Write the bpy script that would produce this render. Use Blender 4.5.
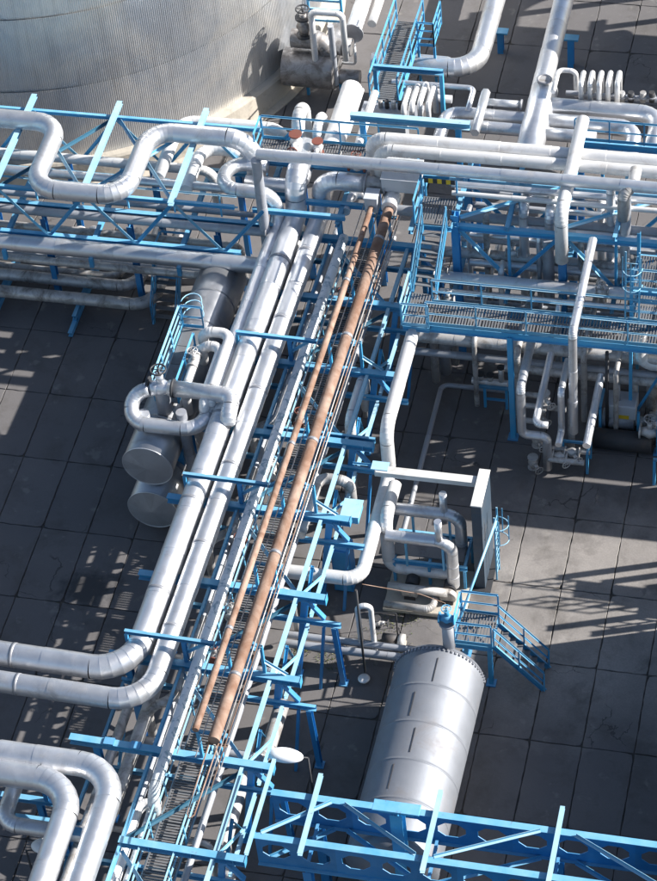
import bpy, math, random
from mathutils import Vector, Matrix
random.seed(7)
for o in list(bpy.data.objects): bpy.data.objects.remove(o)
SC = bpy.context.scene
COL = SC.collection
V = Vector

# ------------------------------------------------------------------ camera
# surveyed camera: world X along the cross racks, Y along the long rack, Z up, ground at z = 0
CA, CB, CC, FPX, DIST = -.2999921, .81349085, -.11316559, 2591.999, 100.0
PCX, PCY = 328.5, 440.5
def _rx(t): return Matrix(((1,0,0),(0,math.cos(t),-math.sin(t)),(0,math.sin(t),math.cos(t))))
def _rz(t): return Matrix(((math.cos(t),-math.sin(t),0),(math.sin(t),math.cos(t),0),(0,0,1)))
RM = _rz(CC) @ _rx(CB) @ Matrix(((1,0,0),(0,0,-1),(0,1,0))) @ _rz(CA)
CAMPOS = -(RM.transposed() @ V((0,0,DIST)))
cd = bpy.data.cameras.new('camera'); cam = bpy.data.objects.new('camera', cd); COL.objects.link(cam)
cd.sensor_fit = 'HORIZONTAL'; cd.sensor_width = 36; cd.lens = 36*FPX/657.0
cd.clip_start = 1; cd.clip_end = 2000
rot = Matrix((RM[0], -RM[1], -RM[2])).transposed()
cam.matrix_world = Matrix.Translation(CAMPOS) @ rot.to_4x4()
SC.camera = cam

# ------------------------------------------------------------------ light
SUN_EL = math.radians(30.0)
SUN_AZ = V((1.0, .34, 0)).normalized()
SUN_DIR = V((SUN_AZ.x*math.cos(SUN_EL), SUN_AZ.y*math.cos(SUN_EL), math.sin(SUN_EL)))
w = bpy.data.worlds.new('World'); SC.world = w; w.use_nodes = True
nt = w.node_tree; nt.nodes.clear()
sky = nt.nodes.new('ShaderNodeTexSky'); sky.sky_type = 'NISHITA'; sky.sun_disc = False
sky.sun_elevation = SUN_EL; sky.sun_rotation = math.atan2(SUN_AZ.x, SUN_AZ.y)
bg = nt.nodes.new('ShaderNodeBackground'); bg.inputs[1].default_value = .065
wo = nt.nodes.new('ShaderNodeOutputWorld')
nt.links.new(sky.outputs[0], bg.inputs[0]); nt.links.new(bg.outputs[0], wo.inputs[0])
sl = bpy.data.lights.new('sun', 'SUN'); sl.energy = 5.0; sl.angle = math.radians(.5); sl.color = (1, .955, .89)
so = bpy.data.objects.new('sun', sl); COL.objects.link(so)
so.rotation_euler = (-SUN_DIR).to_track_quat('-Z', 'Y').to_euler(); so.location = SUN_DIR*60
SC.view_settings.view_transform = 'Standard'; SC.view_settings.look = 'None'
SC.view_settings.exposure = 1.1; SC.view_settings.gamma = 1; SC.view_settings.use_curve_mapping = False

# ------------------------------------------------------------------ survey helpers
def at(px, py, z=0.0):
    d = RM.transposed() @ V(((px-PCX)/FPX, (py-PCY)/FPX, 1.0))
    return CAMPOS + d*((z-CAMPOS.z)/d.z)
RACK = V((.0198, 1, 0)).normalized()          # the long rack stands about one degree off the slab grid
def rk(x, y, z): return V((x*RACK.y + y*RACK.x, y*RACK.y - x*RACK.x, z))
class T:
    """axis-aligned route: each leg runs along X, Y or Z up to a surveyed sight line"""
    def __init__(s, px, py, z, rack=False):
        s.p = [at(px, py, z)]; s.ex = V((RACK.y, -RACK.x, 0)) if rack else V((1,0,0)); s.ey = RACK if rack else V((0,1,0))
    def _go(s, e, u, k):
        q = RM @ (s.p[-1]-CAMPOS); m = RM @ e
        t = (u*q.z - FPX*q[k])/(FPX*m[k] - u*m.z); s.p.append(s.p[-1]+e*t); return s
    def x(s, px): return s._go(s.ex, px-PCX, 0)
    def y(s, py): return s._go(s.ey, py-PCY, 1)
    def zp(s, py): return s._go(V((0,0,1)), py-PCY, 1)
    def z(s, z): s.p.append(V((s.p[-1].x, s.p[-1].y, z))); return s
    def to(s, px, py, z): s.p.append(at(px, py, z)); return s
    def d(s, dx, dy, dz): s.p.append(s.p[-1] + s.ex*dx + s.ey*dy + V((0,0,dz))); return s

# ------------------------------------------------------------------ materials
def new_mat(name):
    m = bpy.data.materials.new(name); m.use_nodes = True
    n = m.node_tree; b = n.nodes['Principled BSDF']
    return m, n, b
def N(n, t, **kw):
    x = n.nodes.new(t)
    for k, v in kw.items(): setattr(x, k, v)
    return x
def noise(n, vec, scale, detail=4, rough=.55, dist=0):
    t = N(n, 'ShaderNodeTexNoise'); t.inputs['Scale'].default_value = scale; t.inputs['Detail'].default_value = detail
    t.inputs['Roughness'].default_value = rough; t.inputs['Distortion'].default_value = dist
    n.links.new(vec, t.inputs['Vector']); return t.outputs['Fac']
def ramp(n, f, a, b, ca=(0,0,0,1), cb=(1,1,1,1)):
    r = N(n, 'ShaderNodeValToRGB'); r.color_ramp.elements[0].position = a; r.color_ramp.elements[1].position = b
    r.color_ramp.elements[0].color = ca; r.color_ramp.elements[1].color = cb
    n.links.new(f, r.inputs[0]); return r.outputs[0]
def mix(n, f, a, b, mode='MIX'):
    x = N(n, 'ShaderNodeMix', data_type='RGBA', blend_type=mode)
    for s, v in ((x.inputs[0], f), (x.inputs[6], a), (x.inputs[7], b)):
        if hasattr(v, 'links'): n.links.new(v, s)
        else: s.default_value = v if not isinstance(v, tuple) or len(v) == 4 else (*v, 1)
    return x.outputs[2]
def math_(n, op, a, b=0.0, c=None):
    x = N(n, 'ShaderNodeMath', operation=op)
    for i, v in enumerate((a, b) if c is None else (a, b, c)):
        if hasattr(v, 'links'): n.links.new(v, x.inputs[i])
        else: x.inputs[i].default_value = v
    return x.outputs[0]
def metal(name, base, rough=.4, met=.55, dirt=.25, dirtcol=(.16,.12,.09), bump=.06, var=.14, dscale=1.3, thr=(.52,.72)):
    m, n, b = new_mat(name)
    pos = N(n, 'ShaderNodeNewGeometry').outputs['Position']; rnd = N(n, 'ShaderNodeObjectInfo').outputs['Random']
    v = math_(n, 'MULTIPLY_ADD', rnd, var, 1-var*.6)
    cloud = math_(n, 'MULTIPLY_ADD', noise(n, pos, .9, 3), .22, .89)
    v = math_(n, 'MULTIPLY', v, cloud)
    an = N(n, 'ShaderNodeAttribute', attribute_name='sheet'); v = math_(n, 'MULTIPLY', v, math_(n, 'MULTIPLY_ADD', an.outputs['Fac'], -.16, 1.0))
    c = mix(n, 1.0, (*base, 1), v, 'MULTIPLY')
    d = ramp(n, noise(n, pos, dscale, 8, .68, .6), *thr)
    d = math_(n, 'MULTIPLY', d, dirt)
    c = mix(n, d, c, (*dirtcol, 1))
    sp = ramp(n, noise(n, pos, 11, 3, .6), .68, .74); sp = math_(n, 'MULTIPLY', sp, dirt*.6)
    c = mix(n, sp, c, (dirtcol[0]*.6, dirtcol[1]*.6, dirtcol[2]*.6, 1))
    n.links.new(c, b.inputs['Base Color'])
    b.inputs['Metallic'].default_value = met
    r = math_(n, 'MULTIPLY_ADD', noise(n, pos, 2.2, 4), .28, rough-.14)
    r = math_(n, 'ADD', r, math_(n, 'MULTIPLY', d, .4)); r = math_(n, 'ADD', r, math_(n, 'MULTIPLY', an.outputs['Fac'], .10))
    n.links.new(r, b.inputs['Roughness'])
    bp = N(n, 'ShaderNodeBump'); bp.inputs['Strength'].default_value = bump; bp.inputs['Distance'].default_value = .05
    n.links.new(noise(n, pos, 5, 3), bp.inputs['Height']); n.links.new(bp.outputs[0], b.inputs['Normal'])
    return m
def paint(name, base, bleach=(.42,.56,.64), rough=.5, top=.40, rust=.4):
    """weathered paint: sun-bleached and dusty on upward faces, chips of rust"""
    m, n, b = new_mat(name)
    g = N(n, 'ShaderNodeNewGeometry'); pos = g.outputs['Position']; rnd = N(n, 'ShaderNodeObjectInfo').outputs['Random']
    v = math_(n, 'MULTIPLY_ADD', rnd, .35, .82)
    c = mix(n, 1.0, (*base, 1), v, 'MULTIPLY')
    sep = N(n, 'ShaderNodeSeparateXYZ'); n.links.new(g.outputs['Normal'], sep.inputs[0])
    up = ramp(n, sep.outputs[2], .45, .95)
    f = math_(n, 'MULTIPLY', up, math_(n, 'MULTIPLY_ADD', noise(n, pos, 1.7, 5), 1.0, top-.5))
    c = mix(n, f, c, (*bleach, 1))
    ck = math_(n, 'MULTIPLY', ramp(n, noise(n, pos, .9, 6, .7), .45, .75), .38); c = mix(n, ck, c, (bleach[0]*.7, bleach[1]*.75, bleach[2]*.8, 1))
    ch = ramp(n, noise(n, pos, 3.1, 9, .72, .4), .62, .67); ch = math_(n, 'MULTIPLY', ch, rust)
    c = mix(n, ch, c, (.13,.07,.045,1))
    n.links.new(c, b.inputs['Base Color']); b.inputs['Roughness'].default_value = rough
    return m
MS = metal('aluminium_cladding', (.80,.815,.845), .37, .84, .35, bump=.10)
MVES = metal('vessel_sheet', (.22,.235,.265), .58, .5, .3, dscale=.8)
MSD = metal('weathered_cladding', (.58,.57,.56), .46, .5, .7, (.12,.095,.075), .10, .2, 1.6, (.46,.66))
MSG = metal('dull_grey_pipe', (.40,.42,.46), .5, .35, .35)
MSW = metal('white_painted_pipe', (.80,.80,.80), .45, .35, .35, (.22,.15,.09))
MDRUM = metal('drum_sheet', (.44,.45,.47), .38, .8, .35, bump=.04)
MCAP = metal('brushed_end_plate', (.62,.64,.67), .42, .75, .15, bump=.03)
MBAND = metal('steel_strap', (.36,.37,.40), .5, .6, .35)
MSC = metal('scorched_cladding', (.46,.45,.45), .40, .8, .6, (.09,.07,.06), .14, .3, 1.9, (.42,.62))
MRUST = metal('rusty_pipe_paint', (.36,.25,.195), .75, 0, .8, (.15,.075,.045), .3, .3, 1.1, (.40,.62))
MMOT = metal('peel_and_shadow_mottle', (.72,.76,.78), .55, .15, .7, (.16,.30,.38), .1, .2, 3.4, (.53,.60))  # blue blotches mix peeling paint with a painted lattice shadow
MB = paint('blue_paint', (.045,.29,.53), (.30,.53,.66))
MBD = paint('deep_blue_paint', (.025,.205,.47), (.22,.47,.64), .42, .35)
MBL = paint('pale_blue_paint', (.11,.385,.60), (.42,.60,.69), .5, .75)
MTEAL = paint('dark_teal_paint', (.03,.12,.19), (.12,.24,.32), .45, .3)
MDECK = metal('steel_deck', (.17,.175,.185), .62, .25, .6, (.10,.08,.07), .15, .35)
MDARK = metal('dark_machine_grey', (.05,.052,.058), .6, .3, .4)
MGREY = metal('grey_enclosure_paint', (.52,.55,.59), .5, .05, .25, bump=.02)
MPANEL = metal('blue_grey_sheet', (.045,.07,.10), .55, .2, .35)
MBEAMW = metal('pale_grey_beam_paint', (.62,.62,.60), .55, .05, .35)
MRED = metal('red_oxide_paint', (.19,.06,.042), .6, .05, .4)
MYEL = metal('yellow_paint', (.75,.50,.03), .5, 0, .2)
MLAMP = metal('white_enamel', (.78,.79,.80), .4, 0, .1)
MCONC = metal('ring_wall_concrete', (.46,.42,.36), .85, 0, .5, (.14,.12,.10), .3)
MBUILD = metal('off_white_render', (.45,.43,.40), .85, 0, .3)

def concrete_mat():
    m, n, b = new_mat('slab_concrete')
    pos = N(n, 'ShaderNodeNewGeometry').outputs['Position']; rnd = N(n, 'ShaderNodeObjectInfo').outputs['Random']
    c = mix(n, ramp(n, noise(n, pos, .35, 6, .6), .3, .7), (.222,.206,.196,1), (.345,.318,.300,1))
    v = math_(n, 'MULTIPLY_ADD', rnd, .34, .80); c = mix(n, 1.0, c, v, 'MULTIPLY')
    # yard dirt, deepened to paint in shade; open corner by the stair stays pale
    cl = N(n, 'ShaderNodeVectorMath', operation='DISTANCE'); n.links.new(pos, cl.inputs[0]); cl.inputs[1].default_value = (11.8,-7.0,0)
    grime_shade = ramp(n, math_(n, 'ADD', math_(n, 'MULTIPLY', cl.outputs['Value'], .1), math_(n, 'MULTIPLY', noise(n, pos, .5, 6, .7), .5)), .60, .90)
    c = mix(n, math_(n, 'MULTIPLY', grime_shade, .80), c, (.092,.089,.096,1))
    st = math_(n, 'MULTIPLY', ramp(n, noise(n, pos, .55, 9, .7, .3), .50, .66), .60)
    c = mix(n, st, c, (.075,.068,.062,1))
    vo = N(n, 'ShaderNodeTexVoronoi', feature='DISTANCE_TO_EDGE'); vo.inputs['Scale'].default_value = .42
    wv = N(n, 'ShaderNodeVectorMath', operation='MULTIPLY_ADD'); nz = N(n, 'ShaderNodeTexNoise'); nz.inputs['Scale'].default_value = 1.1; nz.inputs['Detail'].default_value = 5
    n.links.new(pos, nz.inputs['Vector']); n.links.new(nz.outputs['Color'], wv.inputs[0]); wv.inputs[1].default_value = (1.5,1.5,0); n.links.new(pos, wv.inputs[2]); n.links.new(wv.outputs[0], vo.inputs['Vector'])
    crk = math_(n, 'LESS_THAN', vo.outputs['Distance'], .006); crk = math_(n, 'MULTIPLY', crk, ramp(n, noise(n, pos, .3, 2), .60, .64))
    c = mix(n, math_(n, 'MULTIPLY', crk, .7), c, (.03,.028,.026,1))
    fn = ramp(n, noise(n, pos, 14, 6, .75), .35, .70); c = mix(n, math_(n, 'MULTIPLY', fn, .38), c, (.10,.095,.09,1))
    # spilled oil beside the twin drums
    vm = N(n, 'ShaderNodeVectorMath', operation='DISTANCE'); n.links.new(pos, vm.inputs[0]); vm.inputs[1].default_value = at(85, 592, 0)
    dd = math_(n, 'ADD', vm.outputs['Value'], math_(n, 'MULTIPLY', noise(n, pos, .9, 5, .65), 3.4))
    oil = math_(n, 'SUBTRACT', 1.0, ramp(n, math_(n, 'MULTIPLY', dd, .2), .44, .60))
    c = mix(n, math_(n, 'MULTIPLY', oil, .85), c, (.02,.02,.021,1))
    wt = ramp(n, noise(n, pos, 1.3, 4), .62, .70); c = mix(n, math_(n, 'MULTIPLY', wt, .25), c, (.36,.34,.31,1))
    n.links.new(c, b.inputs['Base Color']); 
    r = math_(n, 'MULTIPLY_ADD', oil, -.35, .85); n.links.new(r, b.inputs['Roughness'])
    bp = N(n, 'ShaderNodeBump'); bp.inputs['Strength'].default_value = .25; bp.inputs['Distance'].default_value = .02
    n.links.new(noise(n, pos, 9, 8, .7), bp.inputs['Height']); n.links.new(bp.outputs[0], b.inputs['Normal'])
    return m
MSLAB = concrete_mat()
def soil_mat():
    m, n, b = new_mat('dark_soil')
    pos = N(n, 'ShaderNodeNewGeometry').outputs['Position']
    c = mix(n, ramp(n, noise(n, pos, 2.5, 8, .7), .35, .7), (.040,.037,.034,1), (.11,.10,.085,1))
    n.links.new(c, b.inputs['Base Color']); b.inputs['Roughness'].default_value = .95
    return m
MSOIL = soil_mat()
def corr_mat():
    m, n, b = new_mat('corrugated_tank_cladding')
    pos = N(n, 'ShaderNodeNewGeometry').outputs['Position']; rnd = N(n, 'ShaderNodeObjectInfo').outputs['Random']
    v = math_(n, 'MULTIPLY_ADD', rnd, .12, .92)
    c = mix(n, ramp(n, noise(n, pos, .22, 5, .6, .8), .38, .66), (.58,.61,.65,1), (.86,.83,.78,1))  # warm pale patches paint sun reflections into the cladding colour
    c = mix(n, 1.0, c, v, 'MULTIPLY')
    mp = N(n, 'ShaderNodeMapping'); mp.inputs['Scale'].default_value = (2.2,2.2,.12); n.links.new(pos, mp.inputs[0])
    c = mix(n, math_(n, 'MULTIPLY', ramp(n, noise(n, mp.outputs[0], 1.0, 6, .7), .5, .75), .35), c, (.22,.22,.23,1))
    n.links.new(c, b.inputs['Base Color']); b.inputs['Metallic'].default_value = .74
    n.links.new(math_(n, 'MULTIPLY_ADD', noise(n, pos, .3, 4), .3, .22), b.inputs['Roughness'])
    bp = N(n, 'ShaderNodeBump'); bp.inputs['Strength'].default_value = .5; bp.inputs['Distance'].default_value = .25
    n.links.new(noise(n, pos, .42, 3, .5), bp.inputs['Height']); n.links.new(bp.outputs[0], b.inputs['Normal'])
    return m
MCORR = corr_mat()
def grass_mat():
    m, n, b = new_mat('weed_leaf'); rnd = N(n, 'ShaderNodeNewGeometry').outputs['Random Per Island']
    n.links.new(mix(n, rnd, (.055,.085,.02,1), (.13,.13,.045,1)), b.inputs['Base Color']); return m
MWEED = grass_mat()

# ------------------------------------------------------------------ object helpers
def tag(o, label, cat, group=None, kind=None):
    if label: o['label'] = label
    if cat: o['category'] = cat
    if group: o['group'] = group
    if kind: o['kind'] = kind
    return o
def thing(name, label, cat, loc=(0,0,0), group=None):
    o = bpy.data.objects.new(name, None); COL.objects.link(o); o.location = loc; o.empty_display_size = .3
    return tag(o, label, cat, group)
def mesh(name, vs, fs, mat, smooth=False, flat=None):
    me = bpy.data.meshes.new(name); me.from_pydata([tuple(v) for v in vs], [], fs); me.materials.append(mat)
    if smooth:
        for i, p in enumerate(me.polygons): p.use_smooth = len(p.vertices) == 4
    me.update(); return me
def put(name, me, root=None, loc=None):
    o = bpy.data.objects.new(name, me); COL.objects.link(o)
    if root is not None: o.parent = root
    if loc is not None: o.location = loc
    return o
ORG = {}
def wloc(root):
    p = V((0,0,0))
    while root is not None: p = p + root.location; root = root.parent
    return p
def frame(d, up=V((0,0,1))):
    d = d.normalized()
    if abs(d.dot(up)) > .98: up = V((0,1,0)) if abs(d.y) < .9 else V((1,0,0))
    s = d.cross(up).normalized(); return s, s.cross(d).normalized()
def loft(name, pts, rad, n, mat, root, cap0=True, cap1=True, sharp=None, tone=None):
    """tube through pts with a radius for each ring; rings in `sharp` get a hard edge, tone gives each span its sheet shade"""
    o = wloc(root); vs = []; fs = []
    d0 = (pts[1]-pts[0]).normalized(); s, u = frame(d0)
    k = len(pts)
    for i, p in enumerate(pts):
        a = pts[min(i+1, k-1)] - pts[max(i-1, 0)]
        a = a.normalized() if a.length > 1e-7 else d0
        s = (s - a*s.dot(a)).normalized(); u = s.cross(a).normalized()
        for j in range(n):
            t = 2*math.pi*j/n; vs.append(p - o + (s*math.cos(t)+u*math.sin(t))*rad[i])
    for i in range(k-1):
        for j in range(n):
            a = i*n+j; b = i*n+(j+1) % n; fs.append((a, b, b+n, a+n))
    if cap0: fs.append(tuple(range(n-1, -1, -1)))
    if cap1: fs.append(tuple(range((k-1)*n, k*n)))
    me = mesh(name, vs, fs, mat, True)
    if sharp:
        for e in me.edges:
            a, b = e.vertices
            if a//n == b//n and a//n in sharp: e.use_edge_sharp = True
    if tone:
        at_ = me.attributes.new('sheet', 'FLOAT', 'FACE'); vals = [0.0]*len(me.polygons)
        for i in range(k-1):
            for j in range(n): vals[i*n+j] = tone[i]
        at_.data.foreach_set('value', vals)
    return put(name, me, root)
def prism(name, prof, p0, p1, mat, root, up=V((0,0,1))):
    """profile polygon (side, up) swept from p0 to p1"""
    o = wloc(root); s, u = frame(p1-p0, up); n = len(prof)
    vs = [p0-o+s*a+u*b for a, b in prof] + [p1-o+s*a+u*b for a, b in prof]
    fs = [(i, (i+1) % n, (i+1) % n+n, i+n) for i in range(n)] + [tuple(range(n-1, -1, -1)), tuple(range(n, 2*n))]
    return put(name, mesh(name, vs, fs, mat), root)
def P_I(h, b, t=.016, w=.012):
    H, B = h/2, b/2
    return [(-B,-H),(B,-H),(B,-H+t),(w,-H+t),(w,H-t),(B,H-t),(B,H),(-B,H),(-B,H-t),(-w,H-t),(-w,-H+t),(-B,-H+t)]
def P_C(h, b, t=.014):
    H, B = h/2, b/2
    return [(-B,-H),(B,-H),(B,-H+t),(-B+t,-H+t),(-B+t,H-t),(B,H-t),(B,H),(-B,H)]
def P_L(h, t=.012):
    H = h/2
    return [(-H,-H),(H,-H),(H,-H+t),(-H+t,-H+t),(-H+t,H),(-H,H)]
def P_B(b, h): return [(-b/2,-h/2),(b/2,-h/2),(b/2,h/2),(-b/2,h/2)]
def bar(name, p0, p1, root, mat=None, prof=None, up=V((0,0,1))):
    return prism(name, prof or P_I(.26,.20), p0, p1, mat or MB, root, up)
def box(name, c, sz, mat, root, bev=0.0, rz=0.0):
    o = wloc(root); x, y, z = (a/2 for a in sz); cc = c-o; vs = []; fs = []
    b = min(bev, x*.45, y*.45, z*.45)
    if b <= 0:
        for sz_ in (-z, z):
            for sx, sy in ((-x,-y),(x,-y),(x,y),(-x,y)): vs.append(V((sx, sy, sz_)))
        fs = [(3,2,1,0),(4,5,6,7),(0,1,5,4),(1,2,6,5),(2,3,7,6),(3,0,4,7)]
    else:
        for zz, k in ((-z,b),(-z+b,0),(z-b,0),(z,b)):
            for sx, sy in ((-1,-1),(1,-1),(1,1),(-1,1)): vs.append(V((sx*(x-k), sy*(y-k), zz)))
        fs = [(3,2,1,0),(12,13,14,15)]
        for r in range(3):
            for j in range(4): fs.append((r*4+j, r*4+(j+1)%4, r*4+4+(j+1)%4, r*4+4+j))
    if rz:
        R = Matrix.Rotation(rz, 3, 'Z'); vs = [R @ v for v in vs]
    return put(name, mesh(name, [v+cc for v in vs], fs, mat), root)
def disc(name, c, ax, r, h, mat, root, n=20, prof=None):
    """turned part along ax: prof is a list of (distance along axis, radius)"""
    ax = ax.normalized(); prof = prof or [(-h/2, r), (h/2, r)]
    return loft(name, [c+ax*a for a, _ in prof], [b for _, b in prof], n, mat, root)
def ring(name, c, ax, R, r, mat, root, n=18, m=6):
    o = wloc(root); s, u = frame(ax); ax = ax.normalized(); vs = []; fs = []
    for i in range(n):
        t = 2*math.pi*i/n; d = s*math.cos(t)+u*math.sin(t)
        for j in range(m):
            q = 2*math.pi*j/m; vs.append(c-o+d*(R+r*math.cos(q))+ax*r*math.sin(q))
    for i in range(n):
        for j in range(m): fs.append((i*m+j, i*m+(j+1)%m, ((i+1)%n)*m+(j+1)%m, ((i+1)%n)*m+j))
    return put(name, mesh(name, vs, fs, mat, True), root)

# ------------------------------------------------------------------ pipes
def route(pts, R):
    segs = []; cur = pts[0]
    for i in range(1, len(pts)-1):
        a, b, c = pts[i-1], pts[i], pts[i+1]; d0 = (b-a).normalized(); d1 = (c-b).normalized()
        ang = d0.angle(d1, 0)
        if ang < .03: continue
        cut = min(R*math.tan(ang/2), (b-a).length*.49 if i > 1 else (b-a).length*.95, (c-b).length*.49 if i < len(pts)-2 else (c-b).length*.95)
        r = cut/math.tan(ang/2); s = b-d0*cut; e = b+d1*cut
        nrm = (d1 - d0*d0.dot(d1)).normalized(); cen = s+nrm*r
        arc = []; K = max(3, round(ang/.24))
        for k in range(K+1):
            t = ang*k/K; arc.append(cen - nrm*r*math.cos(t) + d0*r*math.sin(t))
        segs.append(('s', cur, s)); segs.append(('e', arc)); cur = e
    segs.append(('s', cur, pts[-1])); return segs
def pipe(label, pts, r, mat=MS, R=None, group=None, name='clad_pipe', seam=1.9, bands=0, cat='pipe', sides=None, flange=''):
    if isinstance(pts, T): pts = pts.p
    R = R or r*2.6; n = sides or (24 if r > .3 else 18 if r > .15 else 12)
    segs = route(pts, R)
    if len(segs) == 1 and r < .1 and not flange:
        t = loft(name, [segs[0][1], segs[0][2]], [r, r], n, mat, None); return tag(t, label, cat, group)
    root = thing(name, label, cat, pts[0], group)
    for si, sg in enumerate(segs):
        if sg[0] == 's':
            a, b = sg[1], sg[2]; L = (b-a).length
            if L < .01: continue
            d = (b-a)/L; P = [a]; Q = [r]; SH = set(); TN = []; tn = random.random()
            if r > .085 and seam:      # lapped cladding sheets: each one slips under the next
                k = max(1, round(L/seam)); st = .006+r*.014
                for i in range(1, k):
                    s = L*(i+random.uniform(-.1,.1))/k
                    P += [a+d*s, a+d*(s+.004)]; Q += [r, r+st]; SH |= {len(P)-2, len(P)-1}; TN += [tn, tn]; tn = random.random()
            P.append(b); Q.append(r); TN.append(tn)
            loft('straight_run', P, Q, n, mat, root, si == 0, si == len(segs)-1, SH, TN)
            if bands:
                k = int(L/bands)
                for i in range(k):
                    s = L*(i+.5)/k; disc('strap', a+d*s, d, r+.016, .13, MBAND, root, n)
        else:
            arc = sg[1]
            if r > .12:                # segmented elbow, one gore after another
                P = [arc[0]]; Q = [r]; SH = set(); TN = []; st = .004+r*.012
                for i in range(1, len(arc)):
                    TN.append(random.random()*.8)
                    P.append(arc[i]); Q.append(r)
                    if i < len(arc)-1: P.append(arc[i]+(arc[i+1]-arc[i])*.03); Q.append(r+st); SH |= {len(P)-1, len(P)-2}; TN.append(TN[-1])
                loft('elbow', P, Q, n, mat, root, False, False, SH, TN)
            else: loft('elbow', arc, [r]*len(arc), n, mat, root, False, False)
    for f in flange:
        p, d = (pts[0], pts[1]-pts[0]) if f == 'a' else (pts[-1], pts[-2]-pts[-1])
        disc('flange', p+d.normalized()*.03, d, r*1.45, .07, MBAND, root, n)
    return root
def valve(label, c, ax, s=.25, mat=MSD, wheel=MRED, up=V((0,0,1)), group=None):
    t = thing('valve', label, 'valve', c, group); ax = ax.normalized()
    disc('body', c, ax, s, 0, mat, t, 14, [(-s*1.5,s*.7),(-s*.8,s*.8),(0,s*1.15),(s*.8,s*.8),(s*1.5,s*.7)])
    for k in (-1, 1): disc('flange', c+ax*k*s*1.55, ax, s*1.2, s*.28, wheel, t, 14)
    disc('bonnet', c+up*s*1.5, up, s*.5, s*1.4, mat, t, 10)
    disc('stem', c+up*s*2.7, up, s*.12, s*1.2, MDARK, t, 6)
    h = ring('handwheel', c+up*s*3.0, up, s*.95, s*.12, wheel, t)
    for k in range(3):
        a = math.pi*k/3; q, e = frame(up); d = (q*math.cos(a)+e*math.sin(a))*s*.95
        loft('spoke', [c+up*s*3.0-d, c+up*s*3.0+d], [s*.07]*2, 5, wheel, h)
    return t
# ------------------------------------------------------------------ walkways, rails, stairs, ladders
def rail(root, a, b, h=1.1, sp=1.8, mat=None, name='', mid=1, toe=True, ends=(1,1)):
    mat = mat or MBL; L = (b-a).length; d = (b-a)/L; Z = V((0,0,1)); k = max(1, round(L/sp))
    for i in range(k+1):
        if (i == 0 and not ends[0]) or (i == k and not ends[1]): continue
        p = a+d*(L*i/k); bar('post', p, p+Z*h, root, mat, P_L(.06), d)
    bar('top_rail', a+Z*h, b+Z*h, root, mat, P_L(.065))
    for i in range(mid): bar('mid_rail', a+Z*h*(i+1)/(mid+1), b+Z*h*(i+1)/(mid+1), root, mat, P_L(.05))
    if toe: bar('toe_board', a+Z*.08, b+Z*.08, root, mat, P_B(.012,.15))
def deck(root, a, b, wv, panel=1.0, mat=None, t=.045, grate=False):
    """deck panels laid from a to b, width vector wv; grate = open bar grating"""
    L = (b-a).length; d = (b-a)/L; k = max(1, round(L/panel))
    if grate:
        wn = wv.normalized(); W = wv.length; pl = L/k-.024; vs = []; fs = []
        def slab_(c, u, v, lu, lv):
            o_ = len(vs)
            for zz in (-t/2, t/2):
                for su, sv in ((-1,-1),(1,-1),(1,1),(-1,1)): vs.append(c+u*lu*su/2+v*lv*sv/2+V((0,0,zz)))
            fs.extend(tuple(o_+i for i in f) for f in ((3,2,1,0),(4,5,6,7),(0,1,5,4),(1,2,6,5),(2,3,7,6),(3,0,4,7)))
        ns = max(4, int(pl/.10))
        for i in range(ns): slab_(d*(-pl/2+pl*(i+.5)/ns), d, wn, .055, W-.08)
        for e in (-1, 1): slab_(wn*e*(W/2-.02), d, wn, pl, .04)
        me = mesh('deck_panel', vs, fs, mat or MDECK); o = wloc(root)
        for i in range(k): put('deck_panel', me, root, a+d*(L*(i+.5)/k)+wv*.5-o)
        return
    for i in range(k):
        c = a+d*(L*(i+.5)/k)+wv*.5
        prism('deck_panel', P_B(wv.length, t), c-d*(L/k*.5-.012), c+d*(L/k*.5-.012), mat or MDECK, root)
def walkway(label, a, b, wv, group=None, rails='ab', h=1.1, sp=1.8, girder=.24, mat=None, gmat=None, rmat=None, name='walkway'):
    t = thing(name, label, 'walkway', a, group); Z = V((0,0,1)); d = (b-a).normalized()
    wn = wv.normalized()
    deck(t, a+Z*.0, b, wv, grate=True)
    for p in (V((0,0,0)), wv):
        bar('girder', a+p+Z*(-.03-girder/2), b+p+Z*(-.03-girder/2), t, gmat or MB, P_C(girder,.09))
    L = (b-a).length; k = max(2, round(L/1.8))
    for i in range(k+1):
        p = a+d*(L*i/k); bar('cross_bearer', p+Z*(-.12)+wn*.05, p+wv+Z*(-.12)-wn*.05, t, gmat or MB, P_C(.12,.05))
    if 'a' in rails: rail(t, a-wn*.03, b-wn*.03, h, sp, rmat)
    if 'b' in rails: rail(t, a+wv+wn*.03, b+wv+wn*.03, h, sp, rmat)
    if 'c' in rails: rail(t, a-d*.03, a+wv-d*.03, h, sp, rmat)
    if 'd' in rails: rail(t, b+d*.03, b+wv+d*.03, h, sp, rmat)
    return t
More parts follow.
